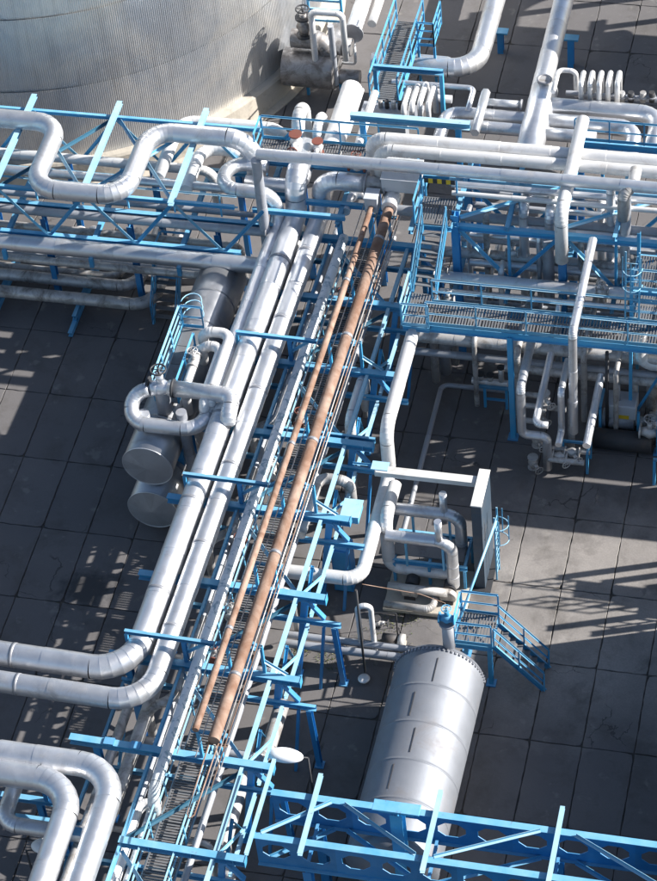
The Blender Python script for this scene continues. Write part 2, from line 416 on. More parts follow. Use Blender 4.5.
def stairs(label, top, bot, wv, n, rails='ab', mat=None, tread=None, rmat=None, h=1.0):
    t = thing('steel_stair', label, 'stairs', bot); Z = V((0,0,1)); wn = wv.normalized()
    d = (bot-top)
    for p in (V((0,0,0)), wv): bar('stringer', top+p, bot+p, t, mat or MB, P_C(.2,.06))
    hd = V((d.x, d.y, 0)).normalized()
    for i in range(1, n):
        c = top+d*(i/n)+wv*.5
        prism('tread', P_B(wv.length-.06, .035), c-hd*.10, c+hd*.10, tread or MDECK, t)
    for f, p in (('a', -wn*.02), ('b', wv+wn*.02)):
        if f in rails:
            for q in (0, .5, 1): bar('post', top+p+d*q, top+p+d*q+Z*h, t, rmat or MB, P_L(.055), hd)
            bar('hand_rail', top+p+Z*h, bot+p+Z*h, t, rmat or MB, P_L(.06)); bar('mid_rail', top+p+Z*h*.5, bot+p+Z*h*.5, t, rmat or MB, P_L(.045))
    return t
def ladder(label, bot, top, wv, out, cage=True, mat=None, group=None):
    t = thing('cage_ladder', label, 'ladder', bot, group); mat = mat or MBL; L = (top-bot).length; d = (top-bot)/L
    for p in (V((0,0,0)), wv): bar('stile', bot+p, top+p, t, mat, P_B(.06,.03))
    for i in range(1, int(L/.3)): loft('rung', [bot+d*.3*i, bot+wv+d*.3*i], [.016]*2, 6, mat, t)
    if cage:
        s = 2.0
        while s < L:
            c = bot+wv*.5+d*s; pts = []
            for k in range(9):
                a = math.pi*k/8; pts.append(c - wv.normalized()*(.36*math.cos(a)) + out*(.46*math.sin(a)))
            loft('cage_hoop', pts, [.02]*9, 5, mat, t); s += .8
        for k in (1, 4, 7):
            a = math.pi*k/8; e = -wv.normalized()*(.36*math.cos(a)) + out*(.46*math.sin(a))
            bar('cage_strip', bot+wv*.5+e+d*2.0, bot+wv*.5+e+d*(L-.1), t, mat, P_B(.04,.01))
    return t

# ================================================================== GROUND
def proj(p):
    q = RM @ (p-CAMPOS); return PCX+FPX*q.x/q.z, PCY+FPX*q.y/q.z
gb = 300
ground = put('ground', mesh('ground', [(-gb,-gb,-.06),(gb,-gb,-.06),(gb,gb,-.06),(-gb,gb,-.06)], [(0,1,2,3)], MSOIL))
ground['kind'] = 'structure'
SX, SY = 1.80, 3.43
def slab_mesh(jit):
    """slab with worn, slightly ragged edges"""
    x, y = SX/2-.016, SY/2-.016; nx, ny = 7, 13; rim = []
    for k in range(nx): rim.append((-x+2*x*k/nx, -y))
    for k in range(ny): rim.append((x, -y+2*y*k/ny))
    for k in range(nx): rim.append((x-2*x*k/nx, y))
    for k in range(ny): rim.append((-x, y-2*y*k/ny))
    rim = [(a+random.uniform(-jit,jit), b+random.uniform(-jit,jit)) for a, b in rim]
    for _ in range(random.choice((0,0,1,2))):      # a knocked-off corner
        k = random.choice((0, nx, nx+ny, 2*nx+ny)); a, b = rim[k]; q = random.uniform(.90,.96); rim[k] = (a*q, b*(1-(1-q)*.5))
    n = len(rim); vs = [(a*1.006, b*1.003, -.14) for a, b in rim]+[(a, b, -.02) for a, b in rim]+[(a*.985, b*.992, 0) for a, b in rim]
    fs = [tuple(range(2*n, 3*n))]+[(r*n+j, r*n+(j+1) % n, r*n+n+(j+1) % n, r*n+n+j) for r in range(2) for j in range(n)]
    return vs, fs
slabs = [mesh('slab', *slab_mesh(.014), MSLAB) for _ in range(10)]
far_v = []; far_f = []; nsl = 0
for i in range(-24, 22):
    for j in range(-16, 22):
        c = V((10.0+SX*(i+.5), -2.55+SY*(j+.5), 0))
        u, v = proj(c)
        tank_d = (c-V((-17.9,25.0,0))).length
        if -45 < u < 702 and -60 < v < 950 and tank_d > 11.5 and nsl < 300:
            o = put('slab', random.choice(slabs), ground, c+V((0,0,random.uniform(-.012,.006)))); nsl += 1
            o.rotation_euler = (random.uniform(-.002,.002), random.uniform(-.003,.003), random.uniform(-.002,.002))
        elif tank_d > 11.5:
            b = len(far_v); vs, fs = slab_mesh(.006); far_v += [c+V(v)+V((0,0,-.003)) for v in vs]; far_f += [tuple(a+b for a in f) for f in fs]
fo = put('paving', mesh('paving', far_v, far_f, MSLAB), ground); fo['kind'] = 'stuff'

# ================================================================== STORAGE TANK
TC = V((-17.9, 25.0, 0)); TR = 12.0
tank = thing('storage_tank', 'huge round storage tank clad in corrugated grey metal behind the pipes', 'tank', TC)
def arc_wall(name, r0, z0, z1, a0, a1, n, mat, root, amp=0.0, per=4, rz=None):
    vs = []; fs = []; cnt = n*per
    for i in range(cnt+1):
        a = a0+(a1-a0)*i/cnt; ph = i % per
        r = r0+amp*(0, 1, 1, 0)[ph] if amp else r0
        for z in (z0, z1): vs.append((r*math.cos(a), r*math.sin(a), z))
    for i in range(cnt): fs.append((2*i, 2*i+2, 2*i+3, 2*i+1))
    return put(name, mesh(name, vs, fs, mat), root)
zc = [1.3, 5.0, 8.7, 12.4, 16.1]
for k in range(4):   # courses of corrugated sheet, each split into bays
    nb = 6
    for bq in range(nb):
        a0 = math.radians(-150 + bq*40); a1 = math.radians(-150 + (bq+1)*40)
        arc_wall('cladding_sheet', TR+.05*(3-k), zc[k]-.10, zc[k+1], a0, a1, 96, MCORR, tank, .015)
        arc_wall('lap_strip', TR+.05*(3-k)+.03, zc[k]-.16, zc[k]-.09, a0, a1, 24, MBAND, tank)
arc_wall('cladding_sheet', TR-.03, 1.2, 16.1, math.radians(90), math.radians(210), 90, MCORR, tank, .035)
vs = [(12.05*math.cos(2*math.pi*i/96), 12.05*math.sin(2*math.pi*i/96), 16.1) for i in range(96)]+[(0,0,17.4)]
put('roof', mesh('roof', vs, [(i, (i+1) % 96, 96) for i in range(96)], MSG), tank)
rw = []; rf = []
prof = [(11.4,1.45),(12.05,1.32),(12.42,1.25),(12.5,1.15),(12.55,.1),(12.9,.05),(12.9,-.1)]
for i in range(121):
    a = 2*math.pi*i/120
    for r, z in prof: rw.append((r*math.cos(a), r*math.sin(a), z))
k = len(prof)
for i in range(120):
    for j in range(k-1): rf.append((i*k+j, i*k+j+1, (i+1)*k+j+1, (i+1)*k+j))
put('ring_wall', mesh('ring_wall', rw, [f[::-1] for f in rf], MCONC), tank)
for a in ():
    t = math.radians(a); c = TC+V((12.56*math.cos(t), 12.56*math.sin(t), .7))
    box('buttress', c, (.35,.3,1.2), MCONC, tank, .03, t)

# ================================================================== LONG PIPE RACK (along Y)
rack = thing('pipe_rack', 'long blue steel rack carrying the two rust brown pipes up the middle', 'pipe rack', rk(0,-10,0))
YB = [3.25-3.615*k for k in range(0, 9)]+[6.6]
ZU, ZL = 4.36, 3.25
for bi, y in enumerate(YB):
    x0 = -3.75 if bi not in (7,) else -1.2
    if bi == 6: x0 = -4.0
    bar('upper_beam', rk(x0,y,ZU), rk(2.98,y,ZU), rack, MB, P_I(.27,.26))
    if bi in (2,): bar('upper_beam', rk(-1.1,y+.32,ZU+.02), rk(2.98,y+.32,ZU+.02), rack, MB, P_C(.24,.10))
    bar('lower_beam', rk(-3.4,y-.16,ZL), rk(3.45,y-.16,ZL), rack, MB, P_C(.22,.12))
    for xc in (-3.1,):
        bar('column', rk(xc,y,0), rk(xc,y,ZU-.15), rack, MBD, P_I(.24,.22), V((0,1,0)))
    bar('column', rk(1.62,y,0), rk(2.2,y,ZU-.14), rack, MBD, P_I(.22,.20), V((0,1,0)))
    bar('column', rk(2.85,y-.03,ZL+.12), rk(2.3,y-.03,ZU-.14), rack, MBD, P_C(.18,.1), V((0,1,0)))
    if y < -10 or y > 5: bar('column', rk(3.32,y-.16,0), rk(3.2,y-.16,ZL-.11), rack, MBD, P_I(.2,.18), V((0,1,0)))
    bar('column', rk(2.55,y-.5,0), rk(2.85,y-.2,ZL-.11), rack, MBD, P_C(.16,.1), V((0,1,0)))
    for xc in ((1.62, 3.32, -3.1) if y < -10 or y > 5 else (1.62, -3.1)): box('base_plate', rk(xc,y-(.16 if xc > 3 else 0),.02), (.32,.32,.05), MBD, rack)
    box('gusset', rk(2.25,y,ZU-.28), (.34,.03,.3), MB, rack)
ys = sorted(YB)
for a, b in zip(ys[:-1], ys[1:]):
    bar('stringer', rk(1.95,a+.14,ZU-.02), rk(1.95,b-.14,ZU-.02), rack, MBL, P_I(.2,.125))
    bar('stringer', rk(2.32,a+.1,ZL-.02), rk(2.32,b-.3,ZL-.02), rack, MBL, P_C(.16,.11))
    bar('stringer', rk(-1.15,a+.14,ZU-.06), rk(-1.15,b-.14,ZU-.06), rack, MB, P_C(.18,.1))
    bar('stringer', rk(-3.3,a+.1,ZL+.02), rk(-3.3,b-.3,ZL+.02), rack, MB, P_C(.16,.1))
    m = (a+b)/2; s = 1 if int(round((a-3.25)/3.615)) % 2 else -1
    bar('diagonal_brace', rk(-1.1,m-1.6*s,ZU-.16), rk(1.9,m+1.6*s,ZU-.16), rack, MTEAL if s > 0 else MBL, P_L(.11))
    bar('diagonal_brace', rk(1.98,a+.2,ZU-.24), rk(2.32,m,ZL+.1), rack, MBL, P_L(.08))
    bar('diagonal_brace', rk(1.66,a+.05,.5), rk(2.0,m,ZL+.6), rack, MB, P_L(.1))
    bar('diagonal_brace', rk(2.0,m,ZL+.6), rk(1.66,b-.05,.5), rack, MB, P_L(.1))
    bar('diagonal_brace', rk(-3.12,a+.1,.4), rk(-3.12,b-.1,ZL-.1), rack, MB, P_L(.1))
# goal-post guides over the main pipes at every second bent
for bi in (1, 3, 5):
    y = YB[bi]+.12
    zt = 5.62
    bar('guide_bar', rk(-3.05,y,zt), rk(.15,y,zt), rack, MB, P_C(.16,.12))
    bar('guide_bar', rk(.15,y,zt), rk(.85,y+.5,zt), rack, MB, P_C(.14,.1))
    bar('guide_post', rk(-3.02,y,ZU+.14), rk(-3.02,y,zt-.08), rack, MB, P_C(.12,.1), V((0,1,0)))
    bar('guide_post', rk(-1.0,y,ZU+.14), rk(-1.0,y,zt-.08), rack, MBD, P_I(.16,.14), V((0,1,0)))
    bar('guide_post', rk(1.72,y,ZU+.14), rk(1.72,y,zt+.25), rack, MB, P_C(.12,.1), V((0,1,0)))
    bar('guide_bar', rk(.85,y+.5,zt), rk(1.72,y,zt+.1), rack, MB, P_C(.12,.1))
    bar('knee_brace', rk(-1.0,y,zt-.7), rk(-.3,y,zt-.1), rack, MBL, P_L(.09))
    bar('knee_brace', rk(1.7,y,zt-.5), rk(2.5,y,ZU+.14), rack, MBL, P_L(.09))
# saddles that hold the brown pipes up
for bi, y in enumerate(YB):
    if y < -19: continue
    for x in (.57, 1.27): bar('pipe_stand', rk(x,y,ZU+.14), rk(x,y,5.88 if x > 1 else 5.95), rack, MB, P_C(.12,.1), V((0,1,0)))
    bar('pipe_stand', rk(.35,y,5.84), rk(1.6,y,5.84), rack, MB, P_C(.1,.1))

# ------------------------------------------------------------------ walkway between the brown pipes
gw = walkway('narrow grey gangway running lengthwise beneath the two rusty pipes', rk(-.42,-24.5,ZL+.18), rk(-.42,7.6,ZL+.18), V((1.05,-.02,0)), rails='', girder=.07, gmat=MBL)
for x in (-.48, .67):
    a, b = rk(x,-24.5,ZL+.2), rk(x,5.6,ZL+.2)
    bar('mid_rail', a+V((0,0,.55)), b+V((0,0,.55)), gw, MBL, P_L(.05)); bar('top_rail', a+V((0,0,.98)), b+V((0,0,.98)), gw, MBL, P_L(.05))
    for i in range(19):
        p = a+(b-a)*(i/18); bar('post', p, p+V((0,0,.98)), gw, MBL, P_L(.05), RACK)

# ------------------------------------------------------------------ main pipes of the long rack
z1, z2, z3 = ZU+.135+.40, ZU+.135+.45, ZU+.135+.33
p1x, p2x, p3x = -1.71, -2.62, -3.27
pA = [at(-30,684,z1)]
q = T(-30, 683, z1, True).x(150).p[-1]; yl = q.y-.0198*q.x
pipe('right one of the two big silver pipes, sweeping left at its lower end',
     [rk(-9.5,-16.97,z1), rk(p1x,-16.97,z1), rk(p1x,7.7,z1), rk(p1x,7.7,6.45), rk(.15,7.7,6.45)], .365, MS, 1.25, bands=3.615)
pipe('thickest silver pipe left of the rack, bending left above the other one',
     [rk(-9.5,-15.85,z2), rk(p2x,-15.85,z2), rk(p2x,7.3,z2), rk(p2x,7.3,6.6), rk(p2x,9.4,6.6)], .42, MS, 1.35, bands=3.615)
pipe('slimmer silver pipe beside the two big ones, looping round above the twin drums',
     [at(150,389,5.6), at(132,393,5.4), at(131,423,z3), V((p3x-.1,at(131,423,z3).y,z3)), rk(p3x,6.75,z3), rk(p3x,6.75,6.3), rk(p3x-2.25,6.75,6.3), rk(p3x-2.25,8.3,6.3), rk(p3x-.7,8.3,6.3)], .275, MS, .75)
# rust brown pipes
zb = 6.12
pipe('thick rust brown pipe running the length of the rack', [rk(1.27,7.6,zb+.05), rk(1.27,-18.9,zb)], .2, MRUST, bands=5.2, seam=2.4, name='rusty_pipe')
pipe('thin rust brown pipe running left of the thick one', [rk(.57,6.8,zb+.05), rk(.57,-18.6,zb)], .115, MRUST, bands=6.5, seam=2.4, name='rusty_pipe')
for i, (dx, dz, n_) in enumerate(((.30,.02,'first bare conduit hugging the right side of the thick rusty pipe'), (.37,-.13,'second bare conduit out from the thick rusty pipe'), (.42,-.3,'lowest bare conduit right of the thick rusty pipe'))):
    pipe(n_, [rk(1.27+dx,7.4,zb+dz), rk(1.27+dx,-21.2+i*.5,zb+dz)], .022, (MSD, MRUST, MSD)[i], name='conduit', cat='conduit', group='conduits along the thick brown pipe', sides=6)
for x, zz, l in ((.2,zb-.15,'thin pale conduit left of the thin rusty pipe'), (.80,zb-.2,'thin pale conduit between the two rusty pipes')):
    pipe(l, [rk(x,7.2,zz), rk(x,-19.5,zz)], .02, MSD, name='conduit', cat='conduit', sides=6)
hg = thing('pipe_hanger', 'long wire loop hanger at the lower end of the thick rusty pipe', 'hanger', rk(1.4,-19,zb))
lp = [rk(1.12,-18.6,zb-.1), rk(1.10,-21.6,zb-.3), rk(1.22,-21.75,zb-.3), rk(1.34,-21.6,zb-.3), rk(1.42,-18.6,zb-.1)]
loft('wire_loop', lp, [.025]*5, 6, MRUST, hg); bar('cross_bar', rk(.95,-18.85,zb-.26), rk(1.7,-18.85,zb-.26), hg, MRUST, P_L(.07))
bar('drop_rod', rk(1.26,-18.85,zb-.26), rk(1.26,-18.85,ZU+.2), hg, MBEAMW, P_B(.06,.06))
# pale pipe mottled by peeling paint and lattice shadow put into the colour
pipe('pale pipe mottled by peeling blue paint and painted-in lattice shadow under the thin rusty pipe', [rk(-.55,6.4,ZU+.36), rk(-.55,-20.4,ZU+.36), rk(-.55,-20.4,3.0)], .19, MMOT, .5, seam=1.8)
pipe('second pale pipe with the same mottling low between the rack stringers', [rk(-.85,5.4,ZL+.25), rk(-.85,-25,ZL+.25)], .09, MMOT, seam=2)
# lower tier pipes
for x, r, m, l in ((-2.75,.17,MSD,'weathered low pipe beneath the thickest silver pipe'), (-2.05,.22,MSD,'stained low pipe under the gap between the two big silver pipes'),
                   (-1.3,.14,MSG,'dull grey low pipe beneath the right big silver pipe'), (1.0,.12,MSG,'grey low pipe right of the gangway on the lower tier')):
    pipe(l, [rk(x,8.0,ZL+.12+r), rk(x,-25,ZL+.12+r)], r, m, seam=1.6, group='lower tier pipes of the long rack')
for k, (x, y0, y1, z, l) in enumerate(((-.75,2.5,-3.0,3.9,'short bent silver offtake beside the mottled pipe at the upper end'), (-.95,-5.5,-8.5,3.9,'short bent silver offtake beside the mottled pipe at mid rack'), (-.95,-12.5,-16.0,3.9,'short bent silver offtake beside the mottled pipe near the lower end'))):
    pipe(l, [rk(x-.2,y0,z+.2), rk(x-.2,y1,z+.2), rk(x-1.0,y1-.5,z), rk(x-1.0,y1-.5,1.2)], .16, MSD, .45)
# offtake elbow visible right of the big brown pipe
pipe('white elbow rising between the brown pipe and the right hand stringer', [rk(1.75,-.3,2.4), rk(1.75,-.3,4.15), rk(1.75,-2.6,4.1), rk(1.75,-2.6,2.0)], .2, MSW, .4)
pipe('dirty white elbow under the fourth bent of the rack', [rk(2.35,-5.2,1.8), rk(2.35,-5.2,3.75), rk(1.2,-5.2,3.75), rk(1.2,-8.0,3.75)], .2, MSD, .4)
pipe('silver S bend hanging inside the rack near its lower end', [rk(2.1,-14.5,2.6), rk(2.1,-16.6,2.6), rk(1.5,-17.4,2.4), rk(1.5,-20.2,2.2), rk(2.0,-21.4,2.2), rk(2.0,-26,2.2)], .26, MSD, .6)

# ================================================================== LEFT CROSS RACK (along X, behind the twin drums)
lr = thing('pipe_rack', 'blue lattice truss rack crossing to the left in front of the tank', 'pipe rack', V((-10,7.5,0)))
YF, YK, ZB_, ZT = 5.2, 9.8, 4.5, 6.9
XL, XR = -20.0, -4.3
for y in (YF, YK):
    bar('top_chord', V((XL,y,ZT)), V((XR,y,ZT)), lr, MB, P_I(.16,.13))
    bar('bottom_chord', V((XL,y,ZB_)), V((XR,y,ZB_)), lr, MB, P_I(.2,.18))
    for k in range(5):
        xb = -4.95-3.58*k
        bar('web_diagonal', V((xb-.05,y,ZB_+.1)), V((xb-1.75,y,ZT-.1)), lr, MBL, P_L(.13)); bar('web_diagonal', V((xb+.05,y,ZB_+.1)), V((xb+1.75,y,ZT-.1)), lr, MB, P_L(.13))
for k, x in enumerate((-6.75,-10.35,-13.95,-17.55)):
    bar('outrigger', V((x,YF-.35,ZT+.17)), V((x,YK+.75,ZT+.17)), lr, MBL, P_C(.16,.22))
    bar('floor_beam', V((x,YF-.6,ZB_-.18)), V((x,YK+.3,ZB_-.18)), lr, MB, P_I(.2,.18))
    s = 1 if k % 2 else -1
    bar('plan_brace', V((x-3.4,7.5+2.2*s,ZT+.05)), V((x-.1,7.5-2.2*s,ZT+.05)), lr, MBL, P_L(.11))
    bar('plan_brace', V((x-3.4,7.5-2.2*s,ZT-.02)), V((x-.1,7.5+2.2*s,ZT-.02)), lr, MTEAL if k == 1 else MBL, P_L(.11))
    for y in (6.3, YK): bar('column', V((x+1.2,y,0)), V((x+1.2,y,ZB_-.1)), lr, MBD, P_I(.24,.22), V((0,1,0)))
    bar('bracket', V((x+.1,4.45,ZB_-.75)), V((x+.1,4.45,ZB_-.28)), lr, MB, P_B(.16,.16), V((0,1,0)))
bar('middle_stringer', V((XL,6.3,5.0)), V((-3.2,6.3,5.0)), lr, MB, P_I(.34,.2)); bar('middle_stringer', V((XL,8.3,5.0)), V((-3.2,8.3,5.0)), lr, MB, P_I(.3,.2))
for k in range(8):
    x = -18.6+1.9*k; bar('hanger_post', V((x,6.45,5.2)), V((x,6.45,6.3)), lr, MBL, P_L(.06), V((0,1,0)))
bar('top_rail', V((XL,6.45,6.3)), V((-4.6,6.45,6.3)), lr, MBL, P_L(.06)); bar('mid_rail', V((XL,6.45,5.75)), V((-4.6,6.45,5.75)), lr, MBL, P_L(.05))

pipe('big silver pipe with a U loop sagging forward on top of the left truss', T(-40,115,7.35).x(60).y(188).x(124).y(131).x(252).z(5.1).p, .375, MS, 1.0, seam=1.6)
pipe('long grey silver pipe along the front foot of the left truss', [V((-20,4.78,4.33)), V((-3.1,4.78,4.33))], .33, MS, seam=2.2)
pipe('slim grey pipe inside the left truss above its front foot', [V((-20,6.05,4.95)), V((-3.4,6.05,4.95))], .18, MSG, seam=2, flange='b')
pipe('slim silver pipe inside the left truss below the sagging loop', [V((-20,7.9,5.35)), V((-3.6,7.9,5.35))], .17, MS, seam=2)
pipe('white pipe along the back foot of the left truss by the tank', [V((-20,9.3,4.95)), V((-6.4,9.3,4.95)), V((-6.4,9.3,3.0))], .2, MSW, seam=2)
pipe('thin grey pipe low inside the left truss', [V((-20,7.1,4.82)), V((-4.2,7.1,4.82))], .12, MSG, seam=2)
pipe('white pipe hooping round behind the sagging loop nearest the tank', T(158,178,5.4).y(121).x(284).z(4.0).p, .26, MSW, .7)
pipe('white pipe hooping round behind the sagging loop, the inner one', T(186,190,5.4).y(148).x(244).z(3.8).p, .25, MSW, .7)
pipe('upright grey pipe dropping from the left end of the high crossing pipe', T(256,160,8.6).z(4.0).p, .2, MSG)
# low pair of dirty pipes turning back under the truss
pipe('outer dirty pipe of the low pair turning under the left truss', T(-40,287,.9).x(152).y(225).p, .25, MSD, .9, seam=1.4)
pipe('inner dirty pipe of the low pair turning under the left truss', T(-40,270,.95).x(137).y(225).p, .24, MSD, .8, seam=1.4)
pipe('old grey pipe lying low beside the dirty pair', T(-40,262,.6).x(120).y(230).p, .17, MSD, .6)
for i, (px, py) in enumerate(((70,335),(-12,330))):
    t = thing('pipe_sleeper', ('blue steel sleeper sticking out under the low dirty pipes by the paving', 'blue steel sleeper under the low dirty pipes at the picture edge')[i], 'support', at(px,py,.2))
    p = at(px, py, .15); bar('bearer', p, p+V((0,4.2,0)), t, MB, P_I(.2,.18)); bar('bearer', p+V((.05,.6,.38)), p+V((.05,3.9,.38)), t, MB, P_I(.2,.16))
    for y in (.8, 2, 3.6): bar('stub', p+V((.02,y,.05)), p+V((.02,y,.3)), t, MBD, P_B(.14,.14), V((0,1,0)))
for i, (px, l) in enumerate(((80,'left one of two capped nozzles on the ground behind the long grey pipe'), (94,'right one of two capped nozzles on the ground behind the long grey pipe'))):
    t = thing('capped_nozzle', l, 'nozzle', at(px,232,0)); c = at(px,232,1.4)
    disc('neck', V((c.x,c.y,.7)), V((0,0,1)), .2, 1.4, MSD, t); disc('cap', c, V((0,0,1)), .28, .0, MSW, t, 18, [(-.12,.28),(.08,.28),(.16,.2),(.2,.02)])
# blue step ladder up to the drums
stp = at(172, 322, 0)
stairs('blue open stair with four dark treads left of the upper drum', V((-8.42,6.45,1.75)), V((-8.45,5.3,0)), V((1.0,0,0)), 6, 'ab', MB, MDECK)
walkway('small blue landing at the head of the stair by the upper drum', V((-8.45,6.5,1.78)), V((-7.4,6.5,1.78)), V((0,1.2,0)), rails='bc', mat=MB, rmat=MB)

# ================================================================== TWIN DRUMS
def drum(label, c0, c1, r, mat, dish=.0, capsect=0, name='horizontal_drum'):
    t = thing(name, label, 'vessel', V((c0.x, c0.y, 0))); d = (c1-c0).normalized(); L = (c1-c0).length
    k = max(2, int(L/1.5)); P = []; Q = []
    for i in range(k+1):
        s = L*i/k
        if i == 0 or i == k: P.append(c0+d*s); Q.append(r)
        else:
            for q_, e in ((-.1,0),(-.02,0),(-.016,.006),(.012,.006),(.016,0),(.1,0)): P.append(c0+d*(s+q_)); Q.append(r+e)
    loft('shell', P, Q, 48, mat, t, not dish, not dish)
    if dish:
        for c, e in ((c0, -d), (c1, d)):
            pr = [(0, r+.015)]+[(dish*math.sin(a), r*math.cos(a)) for a in (.12,.3,.6,.9,1.2,1.45,1.56)]
            loft('head', [c+e*a for a, _ in pr], [b for _, b in pr], 48, mat, t, False, True)
    if capsect:
        s, u = frame(d); n = capsect
        for i in range(n):
            a0, a1 = 2*math.pi*i/n+.3, 2*math.pi*(i+1)/n+.3; o = wloc(t)
            ps = [c0-o-d*.14]; m = 5
            for j in range(m+1):
                a = a0+(a1-a0)*j/m; ps.append(c0-o-d*.012+(s*math.cos(a)+u*math.sin(a))*(r+.012))
            put('cap_sheet', mesh('cap_sheet', ps, [(0, j+1, j+2) for j in range(m)], MCAP), t)
        ring('cap_rim', c0-d*.005, d, r+.005, .022, MCAP, t, 48)
    for q_ in (.18, .82):
        p = c0+d*L*q_; box('saddle', V((p.x,p.y,(c0.z-r)*.5)), (r*1.5,.3,max(.1,c0.z-r*.86)), MBD, t, .02)
    return t
dv = drum('upper drum of the twin grey drums with a ribbed flat end', V((-5.36,-5.35,3.45)), V((-5.05,4.9,3.45)), .95, MDRUM, 0, 12)
for q_ in (.25,.75):
    for sx in (-.8,.8): p = V((-5.36,-5.35,0)).lerp(V((-5.05,4.9,0)), q_); bar('leg', V((p.x+sx,p.y,.05)), V((p.x+sx,p.y,3.1)), dv, MBD, P_I(.2,.2), V((0,1,0)))
drum('lower drum of the twin grey drums near the paving', V((-5.42,-5.5,1.22)), V((-5.25,1.0,1.22)), .95, MDRUM, 0, 12)
# pipework over the drums
pz = 5.75
vx = at(161,387,5.6)
valve('valve with dark handwheel on the loop above the upper drum', vx, V((1,0,0)), .3, MS, MDARK)
pipe('silver U pipe from the drum valve over to the thickest pipe', [vx+V((.3,0,0)), vx+V((2.75,-.05,0)), V((vx.x+2.75,vx.y-.9,5.5)), V((vx.x+2.72,vx.y-1.0,z2+.2))], .3, MS, .65)
pipe('fat dark riser from the upper drum to the handwheel valve', [vx, V((vx.x,vx.y,3.9))], .27, MSG, seam=.6)
pipe('short silver spool left of the drum valve', [vx, at(150,389,5.6)], .28, MS, .5)
pipe('stub nozzle on top of the front end of the upper drum', T(147,440,3.6).z(5.0).p, .27, MSG)
pipe('tall slanting grey downcomer between the drums and the thick pipe', [at(181,412,5.3), at(181,412,5.3)+V((.1,0,-4.0))], .2, MSG)
dp = thing('drum_platform', 'blue railed access platform on the back of the upper drum', 'platform', V((-4.6,0,4.3)))
deck(dp, V((-5.5,-3.0,4.46)), V((-5.5,.9,4.46)), V((.8,0,0)), 1.0)
rail(dp, V((-5.55,-3.0,4.48)), V((-5.55,.9,4.48)), 1.15, 1.25, MBL, mid=2); rail(dp, V((-4.65,-3.0,4.48)), V((-4.65,-.4,4.48)), 1.1, 1.5, MB, mid=1)
rail(dp, V((-5.5,.95,4.48)), V((-4.7,.95,4.48)), 1.1, 1.1, MB)
for y in (-2.4, -.8, .6): bar('bearer', V((-5.5,y,4.36)), V((-4.7,y,4.36)), dp, MB, P_C(.12,.1))
for zz in (5.0, 5.35, 5.7): loft('cage_hoop', [V((-5.1-.40*math.cos(math.pi*k/8), 1.05+.5*math.sin(math.pi*k/8), zz)) for k in range(9)], [.025]*9, 5, MBL, dp)
pipe('outer one of two white U pipes bending over the drum platform', T(205,350,4.6).zp(331).x(231).y(396).z(4.2).p, .2, MSW, .42)
pipe('inner one of two white U pipes bending over the drum platform', T(204,362,4.6).zp(345).x(222).y(402).z(4.2).p, .19, MSW, .4)
pipe('white pipe with a valve sloping along the drum platform', T(200,348,5.2).y(390).z(4.0).p, .17, MSW, .35)
valve('rust stained valve on the sloping white pipe over the drum', at(194,362,5.2), V((0,1,0)), .2, MSD, MSD)

# ================================================================== RIGHT CROSS RACK (along X)
rr = thing('pipe_rack', 'blue two storey frame rack crossing to the right behind the walkway', 'pipe rack', V((8,6,0)))
RX0, RX1 = 3.6, 31
cols = (4.3, 8.35, 12.4, 16.4, 20.4, 24.4, 28.4)
for y in (5.2, 7.7):
    for x in cols:
        bar('column', V((x,y,0)), V((x,y,7.6)), rr, MBD, P_I(.3,.28), V((0,1,0)))
    for z in (4.25, 6.95): bar('stringer', V((RX0,y,z)), V((RX1,y,z)), rr, MB, P_I(.26,.2))
    for a, b in zip(cols[:-1], cols[1:]):
        m = (a+b)/2
        bar('web_diagonal', V((a+.15,y,6.8)), V((m,y,4.42)), rr, MBL if y < 6 else MB, P_L(.12)); bar('web_diagonal', V((m,y,4.42)), V((b-.15,y,6.8)), rr, MB, P_L(.12))
        bar('web_post', V((m,y,4.4)), V((m,y,6.82)), rr, MB, P_C(.14,.1), V((0,1,0)))
for x in cols+(6.3, 10.35, 14.4, 18.4):
    for z in (4.25, 7.2): bar('cross_beam', V((x,4.2 if z < 5 else 5.0,z)), V((x,9.3 if z > 6 else 8.2,z)), rr, MB, P_I(.22,.16))
for a, b in zip(cols[:-1], cols[1:]): bar('plan_brace', V((a+.2,5.3,7.36)), V((b-.2,7.5,7.36)), rr, MBL, P_L(.12)); 
deck(rr, V((14.4,2.5,5.3)), V((30,2.5,5.3)), V((0,4.9,0)), 1.5); deck(rr, V((14.4,-.1,5.62)), V((30,-.1,5.62)), V((0,1.1,0)), 1.5)  # unseen wide decks added to shade the ground under the rack
deck(rr, V((14.6,5.2,7.5)), V((30,5.2,7.5)), V((0,1.6,0)), 1.5); deck(rr, V((14.6,6.2,5.0)), V((30,6.2,5.0)), V((0,1.2,0)), 1.5)  # two more added decks that close gaps in that shade
for x in cols[:3]: bar('outer_column', V((x+.1,9.2,0)), V((x+.1,9.2,7.05)), rr, MBD, P_I(.24,.22), V((0,1,0)))
for x in (-2.6, .4): 
    for y in (8.9,): bar('column', V((x,y,0)), V((x,y,5.95)), rr, MBD, P_I(.24,.22), V((0,1,0)))
bar('stringer', V((-4.2,8.9,6.05)), V((3.6,8.9,6.05)), rr, MB, P_I(.2,.18)); bar('stringer', V((-4.0,6.4,5.75)), V((-.3,6.4,5.75)), rr, MB, P_I(.2,.16)); bar('stringer', V((-3.9,7.3,5.6)), V((3.6,7.3,5.6)), rr, MB, P_I(.2,.18))
for x in (-3.6,-.6,2.3): bar('cross_beam', V((x,6.2,5.5)), V((x,9.5,5.5)), rr, MB, P_I(.2,.18)); bar('column', V((x,6.6 if x < 2 else 8.0,0)), V((x,6.6 if x < 2 else 8.0,5.4)), rr, MB, P_I(.2,.18), V((0,1,0)))

